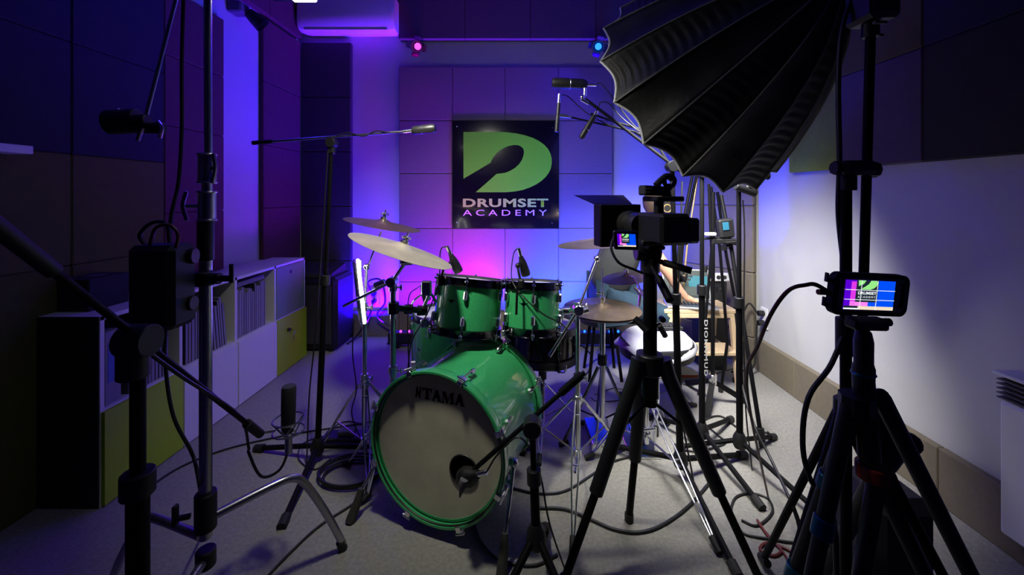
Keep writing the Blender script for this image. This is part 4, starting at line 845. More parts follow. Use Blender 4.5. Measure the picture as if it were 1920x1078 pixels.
# other poles of the cluster
def pole(label, pts, r, m='bmetal', knobs=(), name='leaning_stand', feet=None, cat='stand', group='folded stands by the corner'):
    pts = [V(p) for p in pts]; t = thing(name, label, cat, (pts[-1].x, pts[-1].y, 0), group)
    MB().path(pts, r, 10, 0).build('tube', M_[m], t)
    for k in knobs:
        p = pts[0].lerp(pts[-1], k); mb = MB(); mb.cyl(p, pts[-1]-pts[0], r*1.9, .04, 12); mb.tube(p, p+V((.03,-.01,0)), .005); mb.ball(p+V((.034,-.01,0)), .009, 8); mb.build('clamp', M_['black'], t)
    f = pts[-1]; MB().path([f.lerp(pts[0], .02), f-V((0,0,min(f.z, .004)))], r*1.6, 10, 0).build('rubber_foot', M_['rubber'], t)
    return t
p3 = thing('light_stand', 'slim black light stand with silver foot joint beside the stool', 'light stand', (1.20, 2.50, 0), 'black light stands')
MB().tube((1.20, 2.50, .14), at(1337, 360, 2.45), .012).build('tube', M_['bmetal'], p3); mb = MB(); mb.cyl((1.20, 2.50, .16), (0,0,1), .024, .06); mb.tube((1.18, 2.48, .16), (1.22, 2.52, .12), .012); mb.build('foot_joint', M_['chrome'], p3)
for f in ((1.10, 2.36), (1.42, 2.52), (1.15, 2.76)): MB().hull([V((1.20, 2.50, .14))+V(a) for a in ((-.012,-.012,0),(.012,.012,0),(-.012,.012,.02),(.012,-.012,.02))]+[V((f[0], f[1], .0))+V(a) for a in ((-.014,-.014,0),(.014,.014,0),(-.014,.014,.025),(.014,-.014,.025))]).build('leg', M_['bmetal'], p3)
pole('black tripod leg pole slanting down right of the light stand', [at(1352, 366, 2.45), at(1372, 470, 2.35), at(1430, 830, 2.08)+V((0,0,-.02))], .011, knobs=(.22, .95))
pole('thin black pole leaning left behind the cinema camera', [at(1298, 330, 2.75), at(1274, 455, 2.72), V((.99, 2.66, .0))], .010, knobs=(.45,))
pole('second thin black pole leaning beside the brassy rod', [at(1306, 330, 2.85), at(1281, 445, 2.82), V((1.03, 2.74, .0))], .010, knobs=(.5,))
pole('thin brassy rod among the leaning black poles', [at(1308, 330, 2.95), at(1289, 455, 2.90), V((1.08, 2.82, .0))], .006, 'gold', knobs=(.25, .5))
pole('upright thin black pole between lettered stand and light stand', [at(1329, 345, 2.60), at(1334, 470, 2.58), V((1.17, 2.62, 0))], .0085, knobs=(.4,))
pole('black pole leaning left of the small recorder', [at(1333, 350, 2.70), at(1350, 470, 2.66), at(1364, 640, 2.62), V((1.33, 2.66, 0))], .0095, knobs=(.5,))
pole('black pole leaning over the white power strip', [at(1345, 360, 2.90), at(1362, 480, 2.88), at(1378, 560, 2.84), V((1.50, 2.80, 0))], .0105, knobs=(.3,))
# long shotgun-like folded stand lying across
# recorder clamp
t = thing('field_recorder', 'small black recorder with blue lit display clamped between the stands', 'recorder', at(1360, 440, 2.32))
R_ = Matrix.Rotation(-.12, 3, 'Y'); MB().box(at(1360, 428, 2.32), (.085, .05, .11), .010, R_).build('housing', M_['black'], t)
MB().box(at(1361, 424, 2.292), (.035, .004, .045), .001, R_).build('display', mat('dim_blue_display', (.02, .10, .16), .3, emit=(.03, .18, .28), es=.25), t)
mb = MB(); mb.box(at(1356, 452, 2.32), (.14, .04, .03), .006); mb.tube(at(1306, 448, 2.30), at(1350, 446, 2.32), .007); mb.tube(at(1360, 455, 2.3), at(1385, 453, 2.3), .006); mb.build('clamp', M_['black'], t)
solo(MB().box(at(1332, 439, 2.30), (.06, .03, .02), .004), 'clamp_plate', M_['bookwhite'], 'small pale plate beside the recorder clamp', 'clamp')
# ================================================================ CINEMA CAMERA
KX, KY = .467, 1.44
tr = thing('camera_tripod', 'heavy black three legged tripod under the cinema camera', 'tripod', (KX, KY, 0), 'camera tripods')
MB().tube((KX, KY, .55), (KX, KY, 1.04), .024, n=16).build('centre_column', M_['bmetal'], tr)
mb = MB(); mb.cyl((KX, KY, .70), (0,0,1), .045, .07, 20); mb.cyl((KX, KY, .63), (0,0,1), .030, .10, 20); mb.build('shoulder', M_['black'], tr)
for fx, fy in ((.150, 1.34), (.80, 1.34), (.437, 1.605)):
    h = V((KX, KY, .70)); f = V((fx, fy, .0)); d = (f-h); e = V((d.x, d.y, 0)).normalized(); h = h+e*.045; k = h.lerp(f, .56)
    l_ = MB().path([h+V((0,0,.02)), h.lerp(f, .06), k], [.028, .024], 14, 0).build('leg', M_['black'], tr); MB().tube(h.lerp(f, .5), f+V((0,0,.02)), .014).build('leg_extension', M_['bmetal'], l_)
    MB().cyl(k, f-h, .024, .055, 14).build('leg_lock', M_['black'], l_); MB().cyl(f+V((0,0,.018)), (0,0,1), .018, .03, 12).build('rubber_foot', M_['rubber'], l_)
    MB().tube(V((KX, KY, .57)), h.lerp(f, .33), .005).build('brace', M_['bmetal'], tr)
mb = MB(); mb.cyl((KX, KY, 1.05), (0,0,1), .034, .05, 20); mb.cyl((KX-.01, KY, 1.10), (1,0,0), .034, .085, 20); mb.box((KX, KY, 1.135), (.09, .11, .018), .004); mb.build('fluid_head', M_['black'], tr)
mb = MB(); mb.tube(at(1212, 482, 1.43), at(1246, 493, 1.40), .009); mb.tube(at(1244, 492, 1.40), at(1297, 508, 1.36), .012); mb.build('pan_handle', M_['rubber'], tr)
mb = MB(); h0 = at(1222, 500, 1.40); mb.tube(h0, at(1248, 545, 1.30), .008); mb.tube(at(1235, 522, 1.35), at(1256, 563, 1.27), .013); mb.build('pan_handle', M_['bmetal'], tr)
mb = MB(); mb.tube(V((KX+.04, KY, .86)), V((KX+.04, KY-.02, .86)), .01); mb.cyl((KX-.035, KY-.01, .84), (.6,-.5,-.6), .012, .06); mb.cyl((KX+.04, KY-.01, .82), (.5,.4,-.8), .010, .06); mb.build('column_knob', M_['black'], tr)
# camera body; it looks toward the kit (away and left)
ck = thing('cinema_camera', 'black cinema camera with matte box and top handle on tripod', 'camera', (KX, KY, 1.145))
fz = V((-.25, 1, 0)).normalized(); rx = V((1, .25, 0)).normalized(); Rk = Matrix((rx, fz, V((0,0,1)))).transposed()
Mk = Matrix.Translation((KX+.03, KY, 1.18)) @ Rk.to_4x4()
MB(Mk).box((0, -.02, .005), (.115, .17, .105), .010).build('body', M_['black'], ck)
mb = MB(Mk); mb.box((.068, -.05, .000), (.045, .12, .085), .008); mb.build('side_module', M_['black'], ck)
MB(Mk).lathe([(0, .0), (.040, .0), (.044, .02), (.044, .05), (.050, .055), (.050, .10), (.046, .105), (.046, .14), (0, .14)], (-.045, .04, .01), (0,1,0), 28).build('lens', M_['black'], ck)
MB(Mk).lathe([(.046, .14), (.046, .15), (.0, .135)], (-.045, .04, .01), (0,1,0), 28).build('lens_glass', M_['glass'], ck)
mbk = MB(Mk); cx_, yy = -.075, .14   # matte box frame
mbk.bb((cx_-.085, yy, -.072), (cx_-.073, yy+.06, .082), .003); mbk.bb((cx_+.073, yy, -.072), (cx_+.085, yy+.06, .082), .003); mbk.bb((cx_-.085, yy, .072), (cx_+.085, yy+.06, .084), .003); mbk.bb((cx_-.085, yy, -.078), (cx_+.085, yy+.06, -.066), .003)
for q in ((-.080, .0), (.06, .0)): mbk.bb((cx_+q[0], yy, -.07), (cx_+q[0]+.02, yy+.02, .075), .003)
mbk.bb((cx_-.078, yy+.018, .05), (cx_+.078, yy+.024, .075)); mbk.bb((cx_-.078, yy+.018, -.07), (cx_+.078, yy+.024, -.045))
mbk.bb((cx_-.085, yy-.006, -.078), (cx_+.085, yy, .084), .002); mbk.build('matte_box', M_['bmetal'], ck)
mb = MB(Mk); mb.add([(cx_-.083, yy+.06, .084), (cx_+.083, yy+.06, .084), (cx_+.10, yy+.16, .118), (cx_-.125, yy+.16, .118), (cx_-.083, yy+.06, .0865), (cx_+.083, yy+.06, .0865), (cx_+.10, yy+.16, .1205), (cx_-.125, yy+.16, .1205)], [(0,1,2,3),(4,5,6,7),(0,1,5,4),(1,2,6,5),(2,3,7,6),(3,0,4,7)]); mb.build('top_flag', M_['bmetal'], ck)
mb = MB(Mk); 
for x in (-.07, -.02): mb.tube((x, -.06, -.06), (x, .20, -.06), .0075, n=12)
mb.build('rail', M_['chrome'] if 0 else M_['bmetal'], ck)
mb = MB(Mk); mb.bb((-.025, -.03, .055), (.005, -.005, .10), .004); mb.bb((-.045, -.06, .098), (.065, .035, .116), .004); mb.hull([(-.065, -.02, .120), (-.065, .02, .120), (.04, -.02, .116), (.04, .02, .116), (-.065, -.02, .155), (-.065, .02, .155), (.03, -.02, .150), (.03, .02, .150)])
mb.build('top_handle', M_['black'], ck)
mb = MB(Mk); mb.path([(-.01, 0, .155), (.012, 0, .175), (.035, 0, .188), (.055, 0, .18)], [.012, .012], 10); mb.torus((.045, 0, .170), (0,1,0), .021, .008, 24, 8); mb.tube((.02, 0, .12), (.05, 0, .155), .012); mb.build('viewfinder_grip', M_['black'], ck)
mb = MB(Mk); mb.bb((-.068, -.022, .122), (-.035, .022, .152), .003)
for i in range(3):
    for j in range(2): mb.cyl((-.06+.009*i, -.024, .13+.012*j), (0,1,0), .003, .006, 8)
mb.build('audio_block', M_['bookdark'], ck)
# monitor
mo_ = MB(Mk); s0 = at(1175, 451, 1.30); sxv = V((1, .05, -.04)).normalized(); syv = V((-.10, -.15, 1)).normalized()
def quad(o, x, y, w, h, name, m, p, d=.0): return MB().add([o-x*w/2-y*h/2, o+x*w/2-y*h/2, o+x*w/2+y*h/2, o-x*w/2+y*h/2], [(0,1,2,3)]).build(name, m, p)
def screen(o, x, y, w, h, p, grid):
    """a small live picture of the sign wall, origin is the lower left corner"""
    n = -(x.cross(y)).normalized()*-1; n = x.cross(y).normalized(); n = n if n.y < 0 else -n
    def rect(u0, v0, u1, v1, m, k): return MB().add([o+x*w*u0+y*h*v0+n*k, o+x*w*u1+y*h*v0+n*k, o+x*w*u1+y*h*v1+n*k, o+x*w*u0+y*h*v1+n*k], [(0,1,2,3)]).build('picture_area', M_[m], p)
    rect(0, 0, 1, 1, 's_viol', .0006); rect(.12, .15, .22, .95, 's_mag', .0009); rect(.12, .12, .50, .28, 's_pink', .0009); rect(.65, .0, 1, 1, 's_blue', .0009); rect(.48, .12, .70, .3, 's_blue', .0010)
    rect(.22, .26, .66, 1, 's_dark', .0012); rect(0, 0, .3, .12, 's_dark', .0012); rect(.28, 0, 1, .12, 's_cream', .0012); rect(0, .0, .3, .05, 's_white', .0013)
    def q(pts, m, k): flat([(a*w, b*h) for a, b in pts], o+n*k, x, y, 0, 'picture_area', M_[m], p)
    q([(.25,1),(.40,1),(.36,.88),(.26,.80)], 's_green', .0014); q([(.31,.70),(.40,.80),(.46,.88),(.50,1),(.62,1),(.64,.92),(.62,.82),(.57,.74),(.50,.69)], 's_green', .0014)
    textmesh('DRUMSET', o+x*w*.26+y*h*.52+n*.0004, x, y, w*.37, h*.10, M_['s_white'], 'picture_lettering', p, bold=.03, raise_=.001)
    textmesh('ACADEMY', o+x*w*.26+y*h*.40+n*.0004, x, y, w*.36, h*.07, M_['s_white'], 'picture_lettering', p, sp=1.3, raise_=.001)
    if grid:
        for v in (.33, .66): rect(-.0, v, 1, v+.02, 's_white', .0018)
        for u in (.31, .63): rect(u, 0, u+.012, 1, 's_white', .0018)
mf = MB(); Rm3 = Matrix((sxv, syv.cross(sxv).normalized(), syv)).transposed(); mf.box(s0+V((0,.008,0)), (.082, .012, .064), .004, Rm3); mon = mf.build('monitor', M_['black'], ck)
screen(s0-sxv*.030-syv*.020+V((0,.0015,0)), sxv, syv, .060, .042, ck, False)
MB().path([at(1153, 440, 1.33), at(1146, 465, 1.30), at(1160, 492, 1.28), at(1188, 505, 1.28), at(1205, 512, 1.3)], .0045, 8).build('monitor_cable', M_['cable'], ck)
# ================================================================ RIGHT FOREGROUND: light stand, phone tripod, second tripod
LX, LY = at(1586, 400, 1.0).x, 1.0
ls = thing('light_stand', 'tall black light stand with crossed offset clamp at right', 'light stand', (LX, LY, 0), 'black light stands')
MB().tube((LX, LY, .12), (LX, LY, CH+(HY-330)/F), .0125, n=14).build('lower_tube', M_['bmetal'], ls); MB().tube(at(1617, 600, 1.0), at(1635, -30, 1.0), .0105, n=14).build('upper_tube', M_['bmetal'], ls)
mb = MB(); c = at(1602, 315, 1.0); mb.box(c, (.085, .05, .036), .010); mb.cyl(at(1590, 340, 1.0), (0,0,1), .018, .045); mb.cyl(at(1574, 315, 1.0), (1,0,0), .017, .03, 8); mb.cyl(at(1632, 318, 1.0), (1,0,0), .020, .03, 8); mb.build('offset_clamp', M_['black'], ls)
MB().cyl(at(1584, 630, 1.0), (0,0,1), .020, .09, 14).build('height_clamp', M_['black'], ls); mb = MB(); mb.cyl(at(1584, 770, 1.0), (0,0,1), .024, .06, 14); mb.build('leg_collar', M_['black'], ls)
foot_tripod(ls, LX, LY, CH-(770-HY)/F, .18, [(LX-.36, LY-.12), (LX+.32, LY-.18), (LX+.05, LY+.42)], M_['bmetal'], double=False, r=.011)
t = thing('monitor_lamp', 'black lamp head at the top of the right light stand', 'lamp', at(1634, 45, 1.0))
MB().box(at(1635, 10, 1.0), (.075, .09, .09), .010).build('housing', M_['black'], t); mb = MB(); mb.cyl(at(1632, 55, 1.0), (0,0,1), .018, .04); mb.tube(at(1632, 66, 1.0), at(1655, 66, 1.0), .004); mb.build('spigot', M_['black'], t)
MB().box(at(1650, 42, .97), (.03, .01, .006), .001).build('marking', M_['bookgrey'], t)
solo(MB().path([at(1605, -20, 1.02), at(1580, 50, 1.02), at(1572, 150, 1.02), at(1574, 300, 1.01), at(1572, 400, 1.01), at(1582, 500, 1.01), at(1590, 590, 1.0), at(1560, 680, .98), at(1516, 745, .96), at(1505, 830, .95), at(1520, 900, .94), at(1560, 960, .95), at(1570, 1100, .95)], .006, 8), 'power_cable', M_['cable'], 'long black cable hanging beside the right light stand', 'cable')
# phone
PY = .80; pc_ = at(1626, 551, PY); pxv = V((1, .12, -.065)).normalized(); pyv = V((.08, -.05, 1)); pyv = (pyv-pxv*pyv.dot(pxv)).normalized(); pn = pxv.cross(pyv); Rp = Matrix((pxv, -pn if 0 else pyv.cross(pxv), pyv)).transposed()
ph = thing('smartphone', 'smartphone in rugged black case filming the drums on tripod', 'smartphone', pc_-V((0,0,.045)))
poly = []; W, H, r = .168, .083, .016
for cxx, czz, a0 in ((W/2-r, H/2-r, 0), (-W/2+r, H/2-r, PI/2), (-W/2+r, -H/2+r, PI), (W/2-r, -H/2+r, 1.5*PI)):
    for k in range(6): a = a0+k*PI/10; poly.append((cxx+r*math.cos(a), czz+r*math.sin(a)))
MB().prism(poly, pc_+pn*-.006, pxv, pyv, .014).build('case', M_['rubber'], ph)
nn = pn if pn.y < 0 else -pn
W2, H2 = .118, .058; so = pc_-pxv*.060-pyv*(H2/2)+nn*.0085
MB().add([so-pxv*.012-pyv*.004, so+pxv*(W2+.012)-pyv*.004, so+pxv*(W2+.012)+pyv*(H2+.004), so-pxv*.012+pyv*(H2+.004)], [(0,1,2,3)]).build('glass', M_['glass'], ph)
screen(so+pxv*.0, pxv, pyv, W2*.93, H2, ph, True)
MB().path([pc_+pxv*.068+pyv*(.024)+nn*.012, pc_+pxv*.073+pyv*.018+nn*.013, pc_+pxv*.073-pyv*.018+nn*.013, pc_+pxv*.068-pyv*.024+nn*.012], .0022, 8).build('bumper_ridge', M_['bookdark'], ph)
for s in (1, -1): mb = MB(); mb.box(pc_-pxv*.088+pyv*.024*s, (.012, .010, .006), .001, Rp); mb.box(pc_-pxv*.093+pyv*(.024*s+.006), (.004, .008, .018), .001, Rp); mb.build('side_clip', M_['black'], ph)
solo(MB().path([pc_-pxv*.084+nn*.0, at(1530, 534, .80), at(1512, 534, .80), at(1478, 545, .82), at(1445, 590, .86), at(1420, 650, .95), at(1400, 700, 1.05), at(1410, 790, 1.2), fl(1440, 930)], .0042, 8), 'charging_cable', M_['redbrown'], 'dark red cable curving from the phone down to the floor', 'cable')
solo(MB().tube(pc_-pxv*.084, pc_-pxv*.108, .0055), 'cable_plug', M_['redbrown'], 'dark red plug pushed into the side of the phone', 'plug')
t3 = thing('phone_tripod', 'black travel tripod with blue leg locks holding the smartphone', 'tripod', (.69, PY, 0), 'camera tripods')
tx = .69
mb = MB(); mb.box(at(1625, 606, PY), (.075, .03, .022), .004, Rp); mb.cyl(at(1652, 604, PY), (1,0,0), .008, .035, 12); mb.tube(at(1624, 600, PY), at(1624, 630, PY), .005); mb.build('phone_clamp', M_['black'], t3)
def tz(py): return CH-(py-HY)*PY/F
MB().lathe([(0, tz(720)), (.018, tz(720)), (.019, tz(690)), (.016, tz(680)), (.0165, tz(640)), (.013, tz(622)), (.006, tz(615)), (0, tz(615))], (at(1619, 0, PY).x, PY, 0), n=20).build('ball_head', M_['black'], t3)
MB().torus((at(1619, 0, PY).x, PY, tz(700)), (0,0,1), .018, .003, 20, 6).build('lock_ring', M_['teal'], t3)
MB().tube((at(1619, 0, PY).x, PY, tz(715)), (at(1630, 0, PY).x, PY, tz(860)), .0185, n=18).build('centre_column', M_['black'], t3)
MB().hull([(tx+.03*math.cos(a)-.02, PY+.03*math.sin(a), z) for a in [k*PI/4 for k in range(8)] for z in (tz(740), tz(775))]).build('shoulder', M_['black'], t3)
for h, f, lk in ((at(1592, 760, PY), V((.41, .74, 0)), (.26, .58)), (at(1652, 745, PY), V((1.12, .72, 0)), (.40, .75)), (at(1600, 770, PY), V((.60, 1.05, 0)), (.2, .5))):
    l_ = MB().path([h, h.lerp(f, .5), f+V((0,0,.02))], [.016, .010], 14, 0).build('leg', M_['black'], t3)
    for k in lk: MB().cyl(h.lerp(f, k), f-h, .019, .035, 14).build('leg_lock', M_['teal'] if h.x < .7 else M_['black'], l_)
    MB().cyl(f+V((0,0,.015)), (0,0,1), .015, .028, 12).build('rubber_foot', M_['rubber'], l_)
mb = MB(); mb.tube(at(1640, 742, PY), at(1656, 742, PY), .012); mb.ball(at(1652, 742, PY), .014); mb.build('leg_hinge', M_['black'], t3)
# second tripod with red band
QY = .98; qx = at(1645, 0, QY).x
t4 = thing('camera_tripod', 'folded black tripod with a red band behind the phone tripod', 'tripod', (qx, QY, 0), 'camera tripods')
def qz(py): return CH-(py-HY)*QY/F
MB().lathe([(0, qz(870)), (.035, qz(870)), (.052, qz(840)), (.045, qz(800)), (.03, qz(780)), (.028, qz(755)), (0, qz(750))], (qx, QY, 0), n=20).build('fluid_head', M_['black'], t4)
mb = MB(); mb.tube(at(1645, 828, QY), at(1704, 830, QY-.02), .019); mb.ball(at(1706, 831, QY-.02), .024); mb.build('pan_handle', M_['rubber'], t4)
MB().cyl((qx-.01, QY, qz(883)), (0,0,1), .036, .035, 20).build('band', M_['red'], t4)
for f in ((qx-.20, QY-.10), (qx+.25, QY-.08), (qx+.02, QY+.28)):
    h = V((qx, QY, qz(890))); f = V((f[0], f[1], 0)); l_ = MB().path([h, h.lerp(f, .5), f+V((0,0,.02))], [.020, .013], 14, 0).build('leg', M_['black'], t4); MB().cyl(h.lerp(f, .45), f-h, .024, .04, 12).build('leg_lock', M_['black'], l_); MB().cyl(f+V((0,0,.015)), (0,0,1), .017, .028, 12).build('rubber_foot', M_['rubber'], l_)
# gear bag on the floor
t = thing('gear_bag', 'tall black padded gear bag on the floor under the tripods', 'bag', at(1660, 1078, 1.25))
gx = at(1662, 0, 1.22).x; MB().bb((gx-.10, 1.14, .0), (gx+.09, 1.34, .42), .03).build('body', M_['softfab'], t); MB().path([(gx-.04, 1.24, .41), (gx-.02, 1.24, .455), (gx+.03, 1.24, .45), (gx+.05, 1.24, .41)], .008).build('handle', M_['black'], t)
MB().path([(gx-.104, 1.16, .05), (gx-.105, 1.18, .2), (gx-.104, 1.2, .38)], .003, 6).build('zip', M_['bookdark'], t)
# ================================================================ LAPTOP, STOOL, PERSON
t = thing('step_stool', 'pale pine step stool with two steps in the right rear corner', 'stool', (1.23, 2.80, 0))
sx_, sy_ = 1.27, 2.86
MB().bb((sx_-.29, sy_-.14, .50), (sx_+.20, sy_+.14, .525), .004).build('top_step', M_['wood'], t)
MB().bb((sx_-.27, sy_-.22, .245), (sx_+.17, sy_-.04, .27), .004).build('lower_step', M_['wood'], t)
MB().bb((sx_-.27, sy_-.14, .47), (sx_+.18, sy_-.12, .50), .002).build('apron', M_['wood'], t)
for x in (sx_-.26, sx_+.155):
    for y0, y1, zt in ((sy_-.12, sy_-.22, .50), (sy_+.11, sy_+.16, .50)):
        MB().hull([(x, y0-.014, zt), (x+.03, y0-.014, zt), (x, y0+.014, zt), (x+.03, y0+.014, zt), (x, y1-.014, 0), (x+.03, y1-.014, 0), (x, y1+.014, 0), (x+.03, y1+.014, 0)]).build('leg', M_['wood'], t)
    MB().bb((x+.005, sy_-.20, .215), (x+.025, sy_+.13, .245), .002).build('side_rail', M_['wood'], t)
lt = thing('laptop', 'open silver laptop with teal and grey screen on the pine stool', 'laptop', (1.22, 2.86, .525))
la = V((1.19, 2.80, .53)); lxv = V((.93, -.20, 0)).normalized(); lyv = V((.20, .93, 0)).normalized(); lzv = V((0,0,1))
Rl = Matrix((lxv, lyv, lzv)).transposed(); MB().box(la+lyv*.02+lzv*.005, (.33, .22, .014), .004, Rl).build('base', M_['alu'], lt)
mb = MB()
for i in range(12):
    for j in range(4): mb.box(la+lxv*(-.13+.0235*i)+lyv*(.00+.022*j)+lzv*.0125, (.019, .017, .003), .0008, Rl)
mb.build('keyboard', M_['black'], lt)
tilt = (lzv*.94+lyv*.33).normalized(); so_ = la+lyv*.135+lzv*.012-lxv*.165; nl_ = -(lxv.cross(tilt)); nl_ = nl_ if nl_.y < 0 else -nl_
Rs = Matrix((lxv, -nl_, tilt)).transposed(); MB().box(so_+lxv*.165+tilt*.11, (.33, .007, .222), .003, Rs).build('lid', M_['alu'], lt)
def lq(u0, v0, u1, v1, m, k, nm='screen_area'): 
    o = so_+nl_*(.0042+k); return MB().add([o+lxv*.33*u0+tilt*.22*v0, o+lxv*.33*u1+tilt*.22*v0, o+lxv*.33*u1+tilt*.22*v1, o+lxv*.33*u0+tilt*.22*v1], [(0,1,2,3)]).build(nm, M_[m], lt)
lq(.03, .05, .97, .96, 's_grey', 0, 'screen'); lq(.56, .42, .95, .78, 's_teal', .0006); lq(.05, .08, .95, .13, 's_dark', .0006)
for i in range(6): lq(.06+.075*i, .2, .10+.075*i, .2+.5*random.random()+.1, 's_white' if i == 9 else 's_dark', .0006)
# black case behind and power strip
t = thing('rack_case', 'tall black equipment case behind the pine stool in the corner', 'case', (1.46, 3.06, 0))
MB().bb((1.36, 2.98, 0), (1.54, 3.18, .66), .01).build('body', M_['black'], t); mb = MB(); mb.path([(1.42, 3.0, .66), (1.44, 3.0, .69), (1.48, 3.0, .69), (1.5, 3.0, .66)], .006); mb.build('handle', M_['bookdark'], t)
t = thing('power_strip', 'white power strip on top of the black corner case', 'power strip', (1.45, 3.04, .66))
MB().bb((1.39, 2.965, .665), (1.56, 2.995, .725), .006).build('body', M_['white'], t)
for i in range(3): MB().cyl((1.42+.045*i, 2.964, .695), (0,1,0), .015, .004, 16).build('outlet', M_['bookdark'], t)
# person
def skin(name, nodes, edges, m, parent, sub=2):
    me = bpy.data.meshes.new(name); off = V(parent['_w']); ks = list(nodes)
    me.from_pydata([tuple(V(nodes[k][0])-off) for k in ks], [(ks.index(a), ks.index(b)) for a, b in edges], [])
    o = bpy.data.objects.new(name, me); C.objects.link(o); o.parent = parent; o['_w'] = tuple(off)
    md = o.modifiers.new('skin', 'SKIN'); md.use_smooth_shade = True
    sv_ = me.skin_vertices[0].data
    for i, k in enumerate(ks):
        r = nodes[k][1]; sv_[i].radius = (r, r) if not isinstance(r, tuple) else r; sv_[i].use_root = (i == 0)
    s_ = o.modifiers.new('sub', 'SUBSURF'); s_.levels = sub; s_.render_levels = sub; me.materials.append(m); return o
pr_ = thing('person', 'person in charcoal tee and jeans with headphones leaning over the laptop', 'person', (.72, 2.9, 0))
hip = V((.63, 2.92, .60)); chest = V((.74, 2.90, .93)); neck = V((.87, 2.87, 1.08)); headp = V((1.0, 2.86, 1.20))
shR = V((.84, 2.72, 1.0)); shL = V((.86, 3.06, 1.0)); elR = V((.99, 2.70, .80)); elL = V((1.05, 3.08, .80)); wrR = V((1.10, 2.72, .62)); wrL = V((1.14, 3.0, .62))
hR = V((.66, 2.82, .56)); hL = V((.66, 3.03, .56)); knR = V((1.03, 2.78, .46)); knL = V((1.03, 3.12, .48)); anR = V((1.10, 2.92, .10)); anL = V((1.02, 3.2, .10))
hand = {}; he = []
for s, wr, sy in (('R', wrR, 1), ('L', wrL, -1)):
    pm = wr+V((.06, .01*sy, -.03)); hand['pm'+s] = (pm, .026); he.append(('w'+s, 'pm'+s))
    for k in range(4):
        b = pm+V((.03, (-.024+.016*k)*sy, -.004)); f1 = b+V((.03, 0, -.006)); f2 = f1+V((.022+.004*(k in (1, 2)), 0, -.018))
        hand['a%d%s' % (k, s)] = (b, .010); hand['b%d%s' % (k, s)] = (f1, .0085); hand['c%d%s' % (k, s)] = (f2, .007); he += [('pm'+s, 'a%d%s' % (k, s)), ('a%d%s' % (k, s), 'b%d%s' % (k, s)), ('b%d%s' % (k, s), 'c%d%s' % (k, s))]
    t1 = wr+V((.05, .035*sy, -.02)); t2 = t1+V((.028, .012*sy, -.012)); hand['t'+s] = (t1, .011); hand['u'+s] = (t2, .0085); he += [('w'+s, 't'+s), ('t'+s, 'u'+s)]
nodes = {'hip': (hip, .10), 'chest': (chest, .12), 'neck': (neck, .062), 'hd': (headp+V((0,0,-.02)), .072), 'top': (headp+V((.01,0,.06)), .075),
         'sR': (shR, .060), 'eR': (elR, .042), 'wR': (wrR, .027), 'sL': (shL, .060), 'eL': (elL, .042), 'wL': (wrL, .027),
         'hR': (hR, .065), 'kR': (knR, .05), 'aR': (anR, .038), 'hL': (hL, .065), 'kL': (knL, .05), 'aL': (anL, .038)}
nodes.update(hand)
skin('body', nodes, [('hip','chest'),('chest','neck'),('neck','hd'),('hd','top'),('chest','sR'),('sR','eR'),('eR','wR'),('chest','sL'),('sL','eL'),('eL','wL'),('hip','hR'),('hR','kR'),('kR','aR'),('hip','hL'),('hL','kL'),('kL','aL')]+he, M_['skin'], pr_)
skin('shirt', {'hip': (hip+V((0,0,-.03)), .176), 'mid': (hip.lerp(chest, .5)+V((-.02,0,0)), .165), 'chest': (chest, .160), 'nk': (chest.lerp(neck, .6), .10), 'sR': (shR, .080), 'slR': (shR.lerp(elR, .6), .062), 'sL': (shL, .080), 'slL': (shL.lerp(elL, .6), .062)},
     [('hip','mid'),('mid','chest'),('chest','nk'),('chest','sR'),('sR','slR'),('chest','sL'),('sL','slL')], M_['teeshirt'], pr_)
skin('jeans', {'hip': (hip+V((0,0,-.05)), .158), 'hR': (hR, .105), 'kR': (knR, .078), 'aR': (anR+V((0,0,.02)), .060), 'hL': (hL, .105), 'kL': (knL, .078), 'aL': (anL+V((0,0,.02)), .060)},
     [('hip','hR'),('hR','kR'),('kR','aR'),('hip','hL'),('hL','kL'),('kL','aL')], M_['denim'], pr_)
hc = headp+V((.005, 0, .03)); mb = MB(); mb.ball(hc+V((-.025, 0, .02)), .103, 20, (1, .86, 1.05)); mb.build('hair', M_['hair'], pr_)
mb = MB(); mb.ball(hc+V((.085, 0, -.03)), .018, 10, (1.1, .6, 1)); mb.build('nose', M_['skin'], pr_)
for s in (-1, 1):
    mb = MB(); mb.ball(hc+V((.068, .032*s, -.002)), .012, 10); mb.build('eye', M_['shoe'], pr_); MB().ball(hc+V((0, .083*s, -.02)), .022, 10, (.8, .35, 1.2)).build('ear', M_['skin'], pr_)
MB().ball(hc+V((.078, 0, -.066)), .016, 10, (.5, 1.4, .35)).build('mouth', M_['red'], pr_)
for s, an in ((1, anR), (-1, anL)):
    MB().hull([an+V((dx, dy, dz)) for dx, dy, dz in ((-.07,-.04,-.095),(-.07,.04,-.095),(.17,-.045,-.095),(.17,.045,-.095),(.20,0,-.09),(-.07,-.035,-.02),(-.07,.035,-.02),(.05,-.04,-.01),(.05,.04,-.01),(.16,-.03,-.06),(.16,.03,-.06))]).build('shoe', M_['shoe'], pr_)
    MB().hull([an+V((dx, dy, dz)) for dx, dy, dz in ((-.072,-.042,-.1),(-.072,.042,-.1),(.172,-.047,-.1),(.172,.047,-.1),(-.072,-.042,-.085),(-.072,.042,-.085),(.172,-.047,-.085),(.172,.047,-.085))]).build('shoe_sole', M_['orange'], pr_)
t = thing('headphones', 'black headphones with gold ring worn by the person', 'headphones', hc)
MB().path([hc+V((0,-.10,-.01)), hc+V((-.01,-.095,.06)), hc+V((-.015,-.05,.12)), hc+V((-.015,0,.135)), hc+V((-.015,.05,.12)), hc+V((-.01,.095,.06)), hc+V((0,.10,-.01))], .010, 10).build('headband', M_['black'], t)
